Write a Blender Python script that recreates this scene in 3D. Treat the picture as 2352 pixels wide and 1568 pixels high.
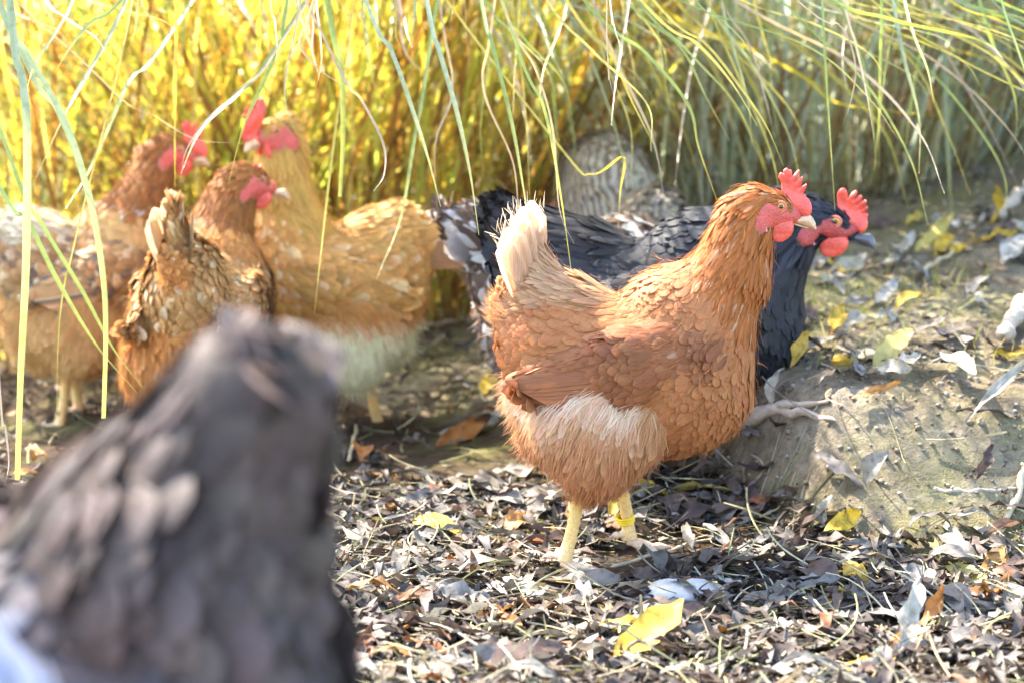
import bpy, math, random
import numpy as np
from mathutils import Vector, Matrix

for o in list(bpy.data.objects):
    bpy.data.objects.remove(o)
SC = bpy.context.scene
COL = SC.collection
rng = np.random.default_rng(7)
random.seed(7)

# ------------------------------------------------------------------ camera
CAM_H, PITCH, LENS = 0.65, math.radians(8.5), 85.0
cam_d = bpy.data.cameras.new('camera'); cam = bpy.data.objects.new('camera', cam_d); COL.objects.link(cam)
cam.location = (0, 0, CAM_H); cam.rotation_euler = (math.radians(90) - PITCH, 0, 0)
cam_d.lens = LENS; cam_d.sensor_width = 36.0; cam_d.clip_start = 0.05; cam_d.clip_end = 500
cam_d.dof.use_dof = True; cam_d.dof.focus_distance = 2.72; cam_d.dof.aperture_fstop = 4.4
cam_d.dof.aperture_blades = 0
SC.camera = cam

# ------------------------------------------------------------------ world, sun, exposure
SUN_DIR = Vector((-0.50, 0.50, 0.92)).normalized()          # towards the sun: behind the hens, to the left
el = math.asin(SUN_DIR.z); az = math.atan2(SUN_DIR.x, SUN_DIR.y)
W = bpy.data.worlds.new('World'); SC.world = W; W.use_nodes = True
wn = W.node_tree; bg = wn.nodes['Background']
sky = wn.nodes.new('ShaderNodeTexSky'); sky.sky_type = 'NISHITA'; sky.sun_disc = False
sky.sun_elevation = el; sky.sun_rotation = az; sky.air_density = 1.0; sky.dust_density = 1.5
wn.links.new(sky.outputs[0], bg.inputs[0]); bg.inputs[1].default_value = 0.15
sd = bpy.data.lights.new('sun', 'SUN'); sun = bpy.data.objects.new('sun', sd); COL.objects.link(sun)
sd.energy = 3.6; sd.angle = math.radians(0.53); sd.color = (1.0, 0.93, 0.80)
sun.rotation_euler = SUN_DIR.to_track_quat('Z', 'Y').to_euler(); sun.location = (-3, 3, 4)
SC.view_settings.view_transform = 'Standard'; SC.view_settings.look = 'None'
SC.view_settings.gamma = 1.0; SC.view_settings.use_curve_mapping = False
SC.view_settings.exposure = 2.93
SC.cycles.use_denoising = True
SC.cycles.max_bounces = 8; SC.cycles.transparent_max_bounces = 8
SC.cycles.sample_clamp_indirect = 6.0

# ------------------------------------------------------------------ helpers
PXW, PXH = 2352.0, 1568.0
KX = 36.0 / LENS / PXW
CP, SP = math.cos(PITCH), math.sin(PITCH)
def ray(px, py):
    a = (px - PXW / 2) * KX; b = (PXH / 2 - py) * KX
    return np.array([a, CP + b * SP, -SP + b * CP])            # direction with unit depth along the axis
def at(px, py, Y):
    r = ray(px, py); return np.array([0, 0, CAM_H]) + r * (Y / r[1])

def sst(a, b, x):
    t = np.clip((np.asarray(x, float) - a) / (b - a), 0, 1); return t * t * (3 - 2 * t)
_hs = np.random.default_rng(3)
_NW = [(_hs.uniform(-1, 1, 2), _hs.uniform(0, 6.28)) for _ in range(40)]
def wobble(x, y, f, k=0, n=6):
    s = 0
    for i in range(n):
        (d, ph) = _NW[(k * n + i) % 40]
        s = s + np.sin((d[0] * x + d[1] * y) * f * (1 + .35 * i) + ph)
    return s / n
def bank_front(x):
    return 2.80 + 0.05 * np.sin(x * 7.0 + 1) + 0.45 * (1 - sst(.12, .42, x)) + 0.8 * (1 - sst(-.5, .15, x))
def H(x, y):
    x = np.asarray(x, float); y = np.asarray(y, float)
    d = y - bank_front(x)
    amp = 0.135 * sst(-.25, .35, x) + .02
    h = amp * (0.85 * sst(-.05, .15, d) + .15 * sst(-.16, 0, d))
    h = h + np.clip(d, 0, 3.0) * (.035 + .055 * sst(-.1, .8, x)) * sst(0, .3, d)
    h = h + .010 * wobble(x, y, 9, 0) + .005 * wobble(x, y, 26, 1)
    h = h + .13 * sst(.55, 1.15, x) * sst(.05, 1.3, d)
    h = h - .025 * (1 - sst(2.75, 3.05, y))
    bf = sst(.03, .14, d) * sst(.1, .4, x) * (1 - sst(.8, 2.0, d))
    h = h + bf * (.007 * wobble(x, y, 55, 2) + .012 * wobble(x, y, 17, 3) + .004 * wobble(x, y, 120, 4) + .0035 * wobble(x, y, 210, 5))
    return h
def ground_hit(px, py):
    r = ray(px, py); c = np.array([0, 0, CAM_H])
    t = 1.5
    while t < 12:
        p = c + r * t
        if p[2] < H(p[0], p[1]): break
        t += .004
    return c + r * t

class MB:
    """collects vertices, quads, point colours and (across, along) coordinates of one mesh"""
    def __init__(s): s.V, s.F, s.C, s.U, s.NN, s.n = [], [], [], [], [], 0
    def add(s, V, F, C, U=None, NN=None):
        if NN is not None: s.NN.append(np.asarray(NN, float).reshape(-1, 3))
        V = np.asarray(V, float).reshape(-1, 3); F = np.asarray(F, int).reshape(-1, 4)
        C = np.asarray(C, float)
        if C.ndim == 1: C = np.tile(C[:3], (len(V), 1))
        s.V.append(V); s.F.append(F + s.n); s.C.append(C.reshape(-1, 3)[:, :3])
        s.U.append(np.zeros((len(V), 2)) if U is None else np.asarray(U, float).reshape(-1, 2)); s.n += len(V)
    def mesh(s, name, mat, smooth=True):
        V = np.concatenate(s.V); F = np.concatenate(s.F); C = np.concatenate(s.C); U = np.concatenate(s.U)
        me = bpy.data.meshes.new(name)
        me.vertices.add(len(V)); me.vertices.foreach_set('co', V.astype(np.float32).ravel())
        me.loops.add(len(F) * 4); me.loops.foreach_set('vertex_index', F.astype(np.int32).ravel())
        me.polygons.add(len(F)); me.polygons.foreach_set('loop_start', np.arange(0, len(F) * 4, 4, dtype=np.int32))
        me.polygons.foreach_set('use_smooth', np.full(len(F), smooth))
        ca = me.attributes.new('Col', 'FLOAT_COLOR', 'POINT')
        ca.data.foreach_set('color', np.concatenate([C, np.ones((len(C), 1))], 1).astype(np.float32).ravel())
        ua = me.attributes.new('barb', 'FLOAT2', 'POINT'); ua.data.foreach_set('vector', U.astype(np.float32).ravel())
        me.update(calc_edges=True); me.validate()
        if s.NN and len(s.NN) == len(s.V): me.normals_split_custom_set_from_vertices(np.concatenate(s.NN).astype(np.float32))
        if mat: me.materials.append(mat)
        return me
def obj(name, me, parent=None, kind=None, mw=None):
    o = bpy.data.objects.new(name, me); COL.objects.link(o)
    if parent is not None: o.parent = parent
    if kind: o['kind'] = kind
    if mw is not None: o.matrix_basis = mw
    return o
def tag(o, label, cat, group=None):
    o['label'] = label; o['category'] = cat
    if group: o['group'] = group
    return o

def catmull(P, n):
    P = np.asarray(P, float); m = len(P)
    E = np.vstack([2 * P[0] - P[1], P, 2 * P[-1] - P[-2]])
    t = np.linspace(0, m - 1 - 1e-6, n); i = t.astype(int); f = (t - i)[:, None]
    a, b, c, d = E[i], E[i + 1], E[i + 2], E[i + 3]
    return .5 * (2 * b + (c - a) * f + (2 * a - 5 * b + 4 * c - d) * f ** 2 + (3 * b - a - 3 * c + d) * f ** 3)
def nrm(v):
    v = np.asarray(v, float); return v / np.maximum(np.linalg.norm(v, axis=-1, keepdims=True), 1e-9)
def tube(mb, P, R, col, seg=8, U=None):
    P = np.asarray(P, float); n = len(P); R = np.broadcast_to(np.asarray(R, float), (n,))
    T = nrm(np.gradient(P, axis=0)); up = np.array([0.13, .31, .94]); 
    if abs(np.dot(T[0], up)) > .9: up = np.array([.9, .3, .1])
    A = nrm(np.cross(T, up)); B = np.cross(T, A)
    th = np.linspace(0, 2 * np.pi, seg, endpoint=False)
    V = P[:, None] + R[:, None, None] * (np.cos(th)[None, :, None] * A[:, None] + np.sin(th)[None, :, None] * B[:, None])
    i = np.arange(n - 1)[:, None] * seg; j = np.arange(seg)[None]
    F = np.stack([i + j, i + (j + 1) % seg, i + seg + (j + 1) % seg, i + seg + j], -1).reshape(-1, 4)
    C = np.asarray(col, float)
    if C.ndim == 2: C = np.repeat(C, seg, axis=0)
    uu = np.stack(np.broadcast_arrays(th[None] / 6.283, np.linspace(0, 1, n)[:, None]), -1)
    mb.add(V, F, C, uu)
def ribbon(mb, P, Wd, col, side=None, fold=.25):
    """blade: 3 vertices across, with a folded midrib"""
    P = np.asarray(P, float); n = len(P); Wd = np.broadcast_to(np.asarray(Wd, float), (n,))
    T = nrm(np.gradient(P, axis=0))
    if side is None: side = np.array([1., .2, 0])
    S = np.asarray(side, float) - T * (T @ np.asarray(side, float))[:, None]; S = nrm(S); N = np.cross(S, T)
    V = np.stack([P - S * Wd[:, None] * .5, P + N * Wd[:, None] * fold, P + S * Wd[:, None] * .5], 1)
    i = np.arange(n - 1)[:, None] * 3; j = np.arange(2)[None]
    F = np.stack([i + j, i + j + 1, i + 3 + j + 1, i + 3 + j], -1).reshape(-1, 4)
    C = np.asarray(col, float)
    if C.ndim == 2: C = np.repeat(C, 3, axis=0)
    uu = np.stack(np.broadcast_arrays(np.array([-1., 0, 1])[None], np.linspace(0, 1, n)[:, None]), -1)
    mb.add(V, F, C, uu)

# ------------------------------------------------------------------ materials
def base_mat(name):
    m = bpy.data.materials.new(name); m.use_nodes = True
    nt = m.node_tree
    return m, nt, nt.nodes['Principled BSDF'], nt.nodes['Material Output']
def N(nt, t, **kw):
    n = nt.nodes.new(t)
    for k, v in kw.items():
        if hasattr(n, k): setattr(n, k, v)
        else: n.inputs[k.replace('_', ' ')].default_value = v
    return n
def mult(nt, a, b, fac=1.0, blend='MULTIPLY'):
    m = nt.nodes.new('ShaderNodeMix'); m.data_type = 'RGBA'; m.blend_type = blend
    m.inputs[0].default_value = fac
    nt.links.new(a, m.inputs[6])
    if isinstance(b, tuple): m.inputs[7].default_value = (*b, 1)
    else: nt.links.new(b, m.inputs[7])
    return m.outputs[2]
def ramp(nt, src, stops):
    r = nt.nodes.new('ShaderNodeValToRGB'); e = r.color_ramp.elements
    while len(e) < len(stops): e.new(.5)
    for k, (p, c) in enumerate(stops): e[k].position = p; e[k].color = (*c, 1) if len(c) == 3 else c
    nt.links.new(src, r.inputs[0]); return r.outputs[0]
def g(v): return (v, v, v)

def feather_mat(name, transl=.3, barred=False, rough=.6, spec=.25, sheen=0.0):
    m, nt, p, out = base_mat(name); L = nt.links.new
    a = N(nt, 'ShaderNodeAttribute', attribute_name='Col'); b = N(nt, 'ShaderNodeAttribute', attribute_name='barb')
    sx = N(nt, 'ShaderNodeSeparateXYZ'); L(b.outputs['Vector'], sx.inputs[0])
    ab = N(nt, 'ShaderNodeMath', operation='ABSOLUTE'); L(sx.outputs[0], ab.inputs[0])
    ma = N(nt, 'ShaderNodeMath', operation='MULTIPLY_ADD'); L(ab.outputs[0], ma.inputs[0]); ma.inputs[1].default_value = -.35; L(sx.outputs[1], ma.inputs[2])
    cb = N(nt, 'ShaderNodeCombineXYZ'); L(ma.outputs[0], cb.inputs[1]); L(sx.outputs[0], cb.inputs[0])
    geo = N(nt, 'ShaderNodeTexCoord')
    ad = N(nt, 'ShaderNodeVectorMath', operation='MULTIPLY_ADD'); L(cb.outputs[0], ad.inputs[0]); ad.inputs[1].default_value = (1.2, 34, 1); L(geo.outputs['Object'], ad.inputs[2])
    no = N(nt, 'ShaderNodeTexNoise', Scale=1.0, Detail=3.0); L(ad.outputs[0], no.inputs['Vector'])
    c = mult(nt, a.outputs['Color'], ramp(nt, no.outputs[0], [(.3, g(.72)), (.7, g(1.2))]), .9)
    if barred:
        wv = N(nt, 'ShaderNodeTexWave', Scale=38.0, Distortion=3.0, Detail=2.0); wv.inputs['Detail Scale'].default_value = 1.2
        mp = N(nt, 'ShaderNodeMapping'); mp.inputs['Rotation'].default_value = (0, -.5, 0); L(geo.outputs['Object'], mp.inputs[0]); L(mp.outputs[0], wv.inputs['Vector']); si = wv
        c = mult(nt, c, ramp(nt, si.outputs[0], [(.35, g(1.0)), (.65, (.42, .37, .32))]), 1.0)
    L(c, p.inputs['Base Color']); p.inputs['Roughness'].default_value = rough; p.inputs['Specular IOR Level'].default_value = spec
    if sheen: p.inputs['Sheen Weight'].default_value = sheen
    bu = N(nt, 'ShaderNodeBump', Strength=.35, Distance=.001); L(no.outputs[0], bu.inputs['Height']); L(bu.outputs[0], p.inputs['Normal'])
    tr = N(nt, 'ShaderNodeBsdfTranslucent'); L(c, tr.inputs[0])
    mx = N(nt, 'ShaderNodeMixShader'); mx.inputs[0].default_value = transl
    L(p.outputs[0], mx.inputs[1]); L(tr.outputs[0], mx.inputs[2]); L(mx.outputs[0], out.inputs[0])
    return m
def leaf_mat(name, transl=.3, rough=.5, spec=.4, tint=None, mott=.8, transtint=(1, 1, 1)):
    """colour from the point colour (or one tint) with blotches, veins and dried edges"""
    m, nt, p, out = base_mat(name); L = nt.links.new
    geo = N(nt, 'ShaderNodeTexCoord'); oi = N(nt, 'ShaderNodeObjectInfo')
    if tint is None: c = N(nt, 'ShaderNodeAttribute', attribute_name='Col').outputs['Color']
    else:
        c = ramp(nt, oi.outputs['Random'], [(k / max(1, len(tint) - 1), t) for k, t in enumerate(tint)])
    ad = N(nt, 'ShaderNodeVectorMath', operation='ADD'); L(geo.outputs['Object'], ad.inputs[0]); L(oi.outputs['Random'], ad.inputs[1])
    no = N(nt, 'ShaderNodeTexNoise', Scale=90.0, Detail=5.0, Roughness=.65); L(ad.outputs[0], no.inputs['Vector'])
    c = mult(nt, c, ramp(nt, no.outputs[0], [(.32, (.35, .30, .26)), (.5, g(.95)), (.72, g(1.3))]), mott)
    L(c, p.inputs['Base Color']); p.inputs['Roughness'].default_value = rough; p.inputs['Specular IOR Level'].default_value = spec
    bu = N(nt, 'ShaderNodeBump', Strength=.5, Distance=.002); L(no.outputs[0], bu.inputs['Height']); L(bu.outputs[0], p.inputs['Normal'])
    tr = N(nt, 'ShaderNodeBsdfTranslucent'); L(mult(nt, c, transtint), tr.inputs[0])
    mx = N(nt, 'ShaderNodeMixShader'); mx.inputs[0].default_value = transl
    L(p.outputs[0], mx.inputs[1]); L(tr.outputs[0], mx.inputs[2]); L(mx.outputs[0], out.inputs[0])
    return m
def skin_mat(name, col, rough=.45, bump=.4, scale=500, sss=.15, attr=False):
    m, nt, p, out = base_mat(name); L = nt.links.new
    geo = N(nt, 'ShaderNodeTexCoord'); no = N(nt, 'ShaderNodeTexNoise', Scale=scale, Detail=3.0); L(geo.outputs['Object'], no.inputs['Vector'])
    n2 = N(nt, 'ShaderNodeTexNoise', Scale=scale * .17, Detail=2.0); L(geo.outputs['Object'], n2.inputs['Vector'])
    if attr: c = N(nt, 'ShaderNodeAttribute', attribute_name='Col').outputs['Color']
    else: c = N(nt, 'ShaderNodeRGB'); c.outputs[0].default_value = (*col, 1); c = c.outputs[0]
    c = mult(nt, c, ramp(nt, no.outputs[0], [(.3, g(.75)), (.7, g(1.15))]), .8)
    c = mult(nt, c, ramp(nt, n2.outputs[0], [(.3, g(.8)), (.7, (1.15, 1.1, 1.1))]), .8)
    L(c, p.inputs['Base Color']); p.inputs['Roughness'].default_value = rough
    p.inputs['Subsurface Weight'].default_value = sss; p.inputs['Subsurface Scale'].default_value = .006
    p.inputs['Subsurface Radius'].default_value = (1, .35, .25)
    bu = N(nt, 'ShaderNodeBump', Strength=bump, Distance=.003); L(no.outputs[0], bu.inputs['Height']); L(bu.outputs[0], p.inputs['Normal'])
    return m
def flat_mat(name, col, rough=.4, spec=.5, coat=0):
    m, nt, p, out = base_mat(name); p.inputs['Base Color'].default_value = (*col, 1); p.inputs['Roughness'].default_value = rough
    p.inputs['Specular IOR Level'].default_value = spec; p.inputs['Coat Weight'].default_value = coat
    return m

M = {}
M['feather'] = feather_mat('feather', .30)
M['feather_black'] = feather_mat('feather_black', .05, rough=.6, spec=.18)
M['feather_barred'] = feather_mat('feather_barred', .25, barred=True)
M['tail_feather'] = feather_mat('tail_feather', .5)
M['down'] = feather_mat('down', .35, rough=.8, spec=.1)
M['skin'] = skin_mat('hen_skin', (.5, .07, .06), attr=True, bump=.7)
M['comb'] = skin_mat('comb_skin', (.78, .110, .070), rough=.42, bump=.4, scale=260, sss=.35)
M['earlobe'] = skin_mat('earlobe_skin', (.70, .30, .30), rough=.6)
M['scale'] = skin_mat('leg_scale', (.8, .55, .2), attr=True, rough=.55, bump=.5, scale=300, sss=.1)
M['beak'] = skin_mat('beak_horn', (.62, .40, .22), rough=.3, bump=.1, scale=160, sss=.05)
M['beak_dark'] = skin_mat('beak_dark', (.10, .10, .11), rough=.3, bump=.1, scale=160, sss=.02)
M['iris'] = skin_mat('iris', (.72, .30, .03), rough=.12, bump=.0, scale=900, sss=0)
M['pupil'] = flat_mat('pupil', (.004, .004, .005), .04, .6, 1.0)
M['eyelid'] = skin_mat('eyelid', (.62, .22, .16), rough=.6)
M['band'] = flat_mat('band_plastic', (.85, .56, .015), .35, .5)

# ------------------------------------------------------------------ implicit surfaces
def surface_nets(F, o, h):
    nx, ny, nz = F.shape
    ins = F < 0
    c = (slice(0, -1), slice(1, None))
    acc = np.zeros((nx - 1, ny - 1, nz - 1, 3)); cnt = np.zeros((nx - 1, ny - 1, nz - 1))
    corners = [(i, j, k) for i in (0, 1) for j in (0, 1) for k in (0, 1)]
    for a in corners:
        for ax in range(3):
            if a[ax]: continue
            b = list(a); b[ax] = 1
            Fa = F[c[a[0]], c[a[1]], c[a[2]]]; Fb = F[c[b[0]], c[b[1]], c[b[2]]]
            mk = (Fa < 0) != (Fb < 0)
            t = np.where(mk, Fa / np.where(mk, Fa - Fb, 1), 0)
            for d in range(3):
                acc[..., d] += np.where(mk, a[d] + (t if d == ax else 0), 0)
            cnt += mk
    act = cnt > 0
    idx = -np.ones(act.shape, int); idx[act] = np.arange(act.sum())
    ijk = np.argwhere(act)
    V = (ijk + acc[act] / cnt[act][:, None]) * h + o
    Fs = []
    for ax in range(3):
        s0 = [slice(None)] * 3; s1 = [slice(None)] * 3; s0[ax] = slice(0, -1); s1[ax] = slice(1, None)
        ch = ins[tuple(s0)] != ins[tuple(s1)]
        u, v = [(1, 2), (2, 0), (0, 1)][ax]
        ee = np.argwhere(ch); ok = np.ones(len(ee), bool)
        for d in (u, v): ok &= (ee[:, d] > 0) & (ee[:, d] < F.shape[d] - 1)
        ee = ee[ok]
        flip = ins[tuple(s0)][ee[:, 0], ee[:, 1], ee[:, 2]]
        q = []
        for du, dv in ((-1, -1), (0, -1), (0, 0), (-1, 0)):
            e2 = ee.copy(); e2[:, u] += du; e2[:, v] += dv
            q.append(idx[e2[:, 0], e2[:, 1], e2[:, 2]])
        q = np.stack(q, 1); q[~flip] = q[~flip][:, ::-1]
        Fs.append(q)
    return V, np.concatenate(Fs)

def polygon_solid(name, poly, T, R, h, mat, bend=0.0, col=(1, 1, 1)):
    """a rounded slab with the outline poly (forward, up), thickness 2T, edge radius R; across axis is y"""
    poly = np.asarray(poly, float); lo = poly.min(0) - 3 * h; hi = poly.max(0) + 3 * h
    xs = np.arange(lo[0], hi[0], h); zs = np.arange(lo[1], hi[1], h); ys = np.arange(-T - 3 * h, T + 3 * h + h * .5, h)
    X, Z = np.meshgrid(xs, zs, indexing='ij'); d = np.full(X.shape, 1e9); inside = np.zeros(X.shape, bool)
    for i in range(len(poly)):
        a, b = poly[i - 1], poly[i]; e = b - a
        t = np.clip(((X - a[0]) * e[0] + (Z - a[1]) * e[1]) / max(e @ e, 1e-12), 0, 1)
        d = np.minimum(d, np.hypot(X - a[0] - e[0] * t, Z - a[1] - e[1] * t))
        cr = ((a[1] > Z) != (b[1] > Z)) & (X < (b[0] - a[0]) * (Z - a[1]) / (b[1] - a[1] + 1e-12) + a[0])
        inside ^= cr
    s = np.where(inside, d, -d)
    q = np.clip(s / R, 0, 1); th = T * np.sqrt(1 - (1 - q) ** 2)
    Y = ys[None, :, None]
    Fd = np.where(s[:, None, :] > 0, np.abs(Y) - th[:, None, :], np.sqrt(s[:, None, :] ** 2 + Y ** 2))
    V, Fq = surface_nets(Fd, np.array([lo[0], ys[0], lo[1]]), h)
    V[:, 1] += bend * np.sin(V[:, 0] * 160) * .001 + bend * .0012 * np.sin(V[:, 2] * 210 + V[:, 0] * 90)
    mb = MB(); mb.add(V, Fq, np.array(col)); return mb.mesh(name, mat)

# outlines read off the head of the nearest hen (head frame: forward, up, metres)
HS = 7.12e-5
def hp(pts): return [((x - 476) * HS, (857 - y) * HS) for x, y in pts]
COMB = hp([(868, 640), (850, 480), (800, 400), (803, 345), (840, 312), (868, 335), (862, 280), (915, 240), (958, 268), (1000, 268), (1010, 325), (1003, 385), (1060, 318), (1108, 260), (1132, 270), (1120, 345), (1080, 462), (1130, 402), (1180, 358), (1192, 392), (1175, 475), (1150, 545), (1205, 507), (1250, 472), (1266, 495), (1240, 575), (1205, 655), (1245, 638), (1272, 692), (1312, 720), (1350, 780), (1370, 870), (1355, 945), (1320, 990), (1260, 1000), (1180, 960), (1080, 900), (1000, 800), (920, 700)])
COMB2 = hp([(900, 660), (850, 470), (830, 380), (850, 300), (900, 262), (950, 290), (985, 380), (1003, 430), (1040, 330), (1080, 275), (1115, 290), (1110, 370), (1085, 455), (1140, 370), (1180, 345), (1205, 370), (1185, 460), (1150, 520), (1215, 430), (1262, 410), (1285, 440), (1265, 510), (1215, 590), (1275, 520), (1310, 510), (1325, 545), (1300, 610), (1262, 655), (1320, 625), (1350, 660), (1345, 740), (1370, 800), (1375, 880), (1350, 950), (1300, 1000), (1200, 970), (1090, 900), (1000, 800), (940, 720)])
WATTLE = hp([(760, 1120), (720, 1200), (722, 1270), (742, 1340), (785, 1392), (850, 1420), (930, 1408), (1000, 1362), (1060, 1300), (1090, 1220), (1088, 1130), (1060, 1060), (960, 1060), (860, 1080)])
EARLOBE = hp([(492, 950), (455, 1020), (478, 1105), (540, 1185), (600, 1245), (640, 1262), (668, 1240), (640, 1175), (612, 1080), (572, 985), (530, 940)])
BEAK = hp([(1040, 1030), (1150, 1010), (1270, 985), (1340, 962), (1400, 1015), (1448, 1100), (1466, 1205), (1400, 1188), (1300, 1150), (1180, 1115), (1080, 1095), (960, 1082)])
MANDIBLE = hp([(1000, 1085), (1100, 1100), (1200, 1128), (1320, 1160), (1380, 1185), (1300, 1185), (1190, 1165), (1090, 1140), (1000, 1115)])
ME = {}
ME['comb'] = polygon_solid('comb', COMB, .0030, .004, .0009, M['comb'], 1.0)
ME['comb2'] = polygon_solid('comb_tall', COMB2, .0034, .004, .0009, M['comb'], 1.4)
ME['wattle'] = polygon_solid('wattle', WATTLE, .0030, .006, .0009, M['comb'], .6)
ME['earlobe'] = polygon_solid('earlobe', EARLOBE, .0028, .004, .0008, M['earlobe'], .2)
ME['beak'] = polygon_solid('beak', BEAK, .0068, .0085, .0009, M['beak'])
ME['mandible'] = polygon_solid('mandible', MANDIBLE, .0052, .004, .0008, M['beak'])
def ball(name, r, mat, flat=1.0):
    mb = MB(); n, s = 10, 14
    th = np.linspace(.01, math.pi - .01, n)
    P = np.stack([0 * th, -np.cos(th) * r * flat, 0 * th], 1)
    V = []
    for t in th:
        a = np.linspace(0, 2 * np.pi, s, endpoint=False)
        V.append(np.stack([np.cos(a) * r * math.sin(t), np.full(s, -math.cos(t) * r * flat), np.sin(a) * r * math.sin(t)], 1))
    i = np.arange(n - 1)[:, None] * s; j = np.arange(s)[None]
    F = np.stack([i + j, i + (j + 1) % s, i + s + (j + 1) % s, i + s + j], -1).reshape(-1, 4)
    mb.add(np.concatenate(V), F, np.array([1, 1, 1])); return mb.mesh(name, mat)
ME['iris'] = ball('iris', .0052, M['iris'], .75)
ME['pupil'] = ball('pupil', .0026, M['pupil'], .5)
def ring(name, R, r, mat, turns=1, pitch=0., axis=1):
    mb = MB(); t = np.linspace(0, 2 * np.pi * turns, 20 * turns + 1)
    if axis == 1: P = np.stack([np.cos(t) * R, 0 * t, np.sin(t) * R], 1)
    else: P = np.stack([np.cos(t) * R, np.sin(t) * R, t * pitch], 1)
    tube(mb, P, r, np.array([1, 1, 1]), 8); return mb.mesh(name, mat)
ME['eyelid'] = ring('eyelid', .0058, .0011, M['eyelid'])
ME['band'] = ring('leg_band', .0098, .0016, M['band'], 1, 0, axis=2)

# ------------------------------------------------------------------ feathers
PROF = {'round': np.array([.30, .72, .98, 1.0, .72, .16]), 'hackle': np.array([.45, .8, .9, .72, .42, .05]),
        'long': np.array([.35, .7, .9, 1.0, .9, .2]), 'fluff': np.array([.3, .8, 1., .8, .5, .08])}
SV = np.array([0, .18, .42, .68, .90, 1.0])
def feathers(mb, p, t, n, L, Wd, lift, curl, prof, base, tip, edge=None, shaft=None, soft=None):
    K = len(p)
    if K == 0: return
    L = np.broadcast_to(L, (K,)); Wd = np.broadcast_to(Wd, (K,)); lift = np.broadcast_to(lift, (K,)); curl = np.broadcast_to(curl, (K,))
    b = nrm(np.cross(n, t)); s = SV[None, :]
    along = s * L[:, None]
    up = lift[:, None] * along - curl[:, None] * s ** 2 * L[:, None]
    cen = p[:, None] + t[:, None] * along[..., None] + n[:, None] * up[..., None]
    w = PROF[prof][None] * Wd[:, None] * .5
    camber = .11 * w
    V = np.stack([cen - b[:, None] * w[..., None] - n[:, None] * camber[..., None], cen,
                  cen + b[:, None] * w[..., None] - n[:, None] * camber[..., None]], 2)       # K,6,3,3
    q = SV[None, :, None] ** 1.3
    C = base[:, None] * (1 - q) + tip[:, None] * q
    C = np.repeat(C[:, :, None], 3, axis=2)
    if edge is not None:
        C[:, 1:, 0] = C[:, 1:, 0] * .4 + edge[:, None] * .6; C[:, 1:, 2] = C[:, 1:, 2] * .4 + edge[:, None] * .6; C[:, 5] = edge[:, None]
    if shaft is not None: C[:, :, 1] = C[:, :, 1] * .5 + shaft[:, None] * .5
    k = np.arange(K)[:, None, None] * 18; i = np.arange(5)[None, :, None] * 3; j = np.arange(2)[None, None]
    F = np.stack([k + i + 3 + j, k + i + 3 + j + 1, k + i + j + 1, k + i + j], -1).reshape(-1, 4)
    r = rng.uniform(0, 9, (K, 1, 1))
    U = np.stack(np.broadcast_arrays(np.array([-1., 0, 1])[None, None] + 0 * r, s[:, :, None] + 0 * r), -1)
    NN = None
    if soft is not None:
        gn = n[:, None, None] - t[:, None, None] * (lift[:, None] - 2 * curl[:, None] * s)[:, :, None, None] + b[:, None, None] * (np.array([-1., 0, 1]) * .5)[None, None, :, None]
        NN = nrm(n[:, None, None] * soft + nrm(gn) * (1 - soft))
    mb.add(V.reshape(-1, 3), F, C.reshape(-1, 3), U.reshape(-1, 2), NN)

def sample_mesh(V, F, nrmls, dens_fn, h_fn, tries):
    """points on the surface kept apart by h_fn(p)"""
    a, b, c, d = V[F[:, 0]], V[F[:, 1]], V[F[:, 2]], V[F[:, 3]]
    area = np.linalg.norm(np.cross(c - a, d - b), axis=1)
    f = rng.choice(len(F), tries, p=area / area.sum()); u, v = rng.random((2, tries, 1))
    P = (a[f] * (1 - u) + b[f] * u) * (1 - v) + (d[f] * (1 - u) + c[f] * u) * v
    Nn = nrm((nrmls[F[f, 0]] * (1 - u) + nrmls[F[f, 1]] * u) * (1 - v) + (nrmls[F[f, 3]] * (1 - u) + nrmls[F[f, 2]] * u) * v)
    hh = h_fn(P)[:, None] * .98
    key = np.concatenate([np.floor(P / hh).astype(np.int64), (hh * 1e5).astype(np.int64)], 1)
    keep = np.unique(key, axis=0, return_index=True)[1]
    return P[keep], Nn[keep]

A3 = lambda *v: np.array(v, float)
REG = {'body': 0, 'neck': 1, 'head': 2, 'wing': 3, 'saddle': 4, 'fluff': 5, 'breast': 6, 'thigh': 7}
FSIZE = {0: (.027, .0155), 1: (.028, .0085), 2: (.011, .0045), 3: (.029, .0145), 4: (.034, .0115), 5: (.032, .015), 6: (.023, .0130), 7: (.030, .013)}
SPACE = {0: .0078, 1: .0048, 2: .0030, 3: .0074, 4: .0064, 5: .0072, 6: .0068, 7: .0070}

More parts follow.
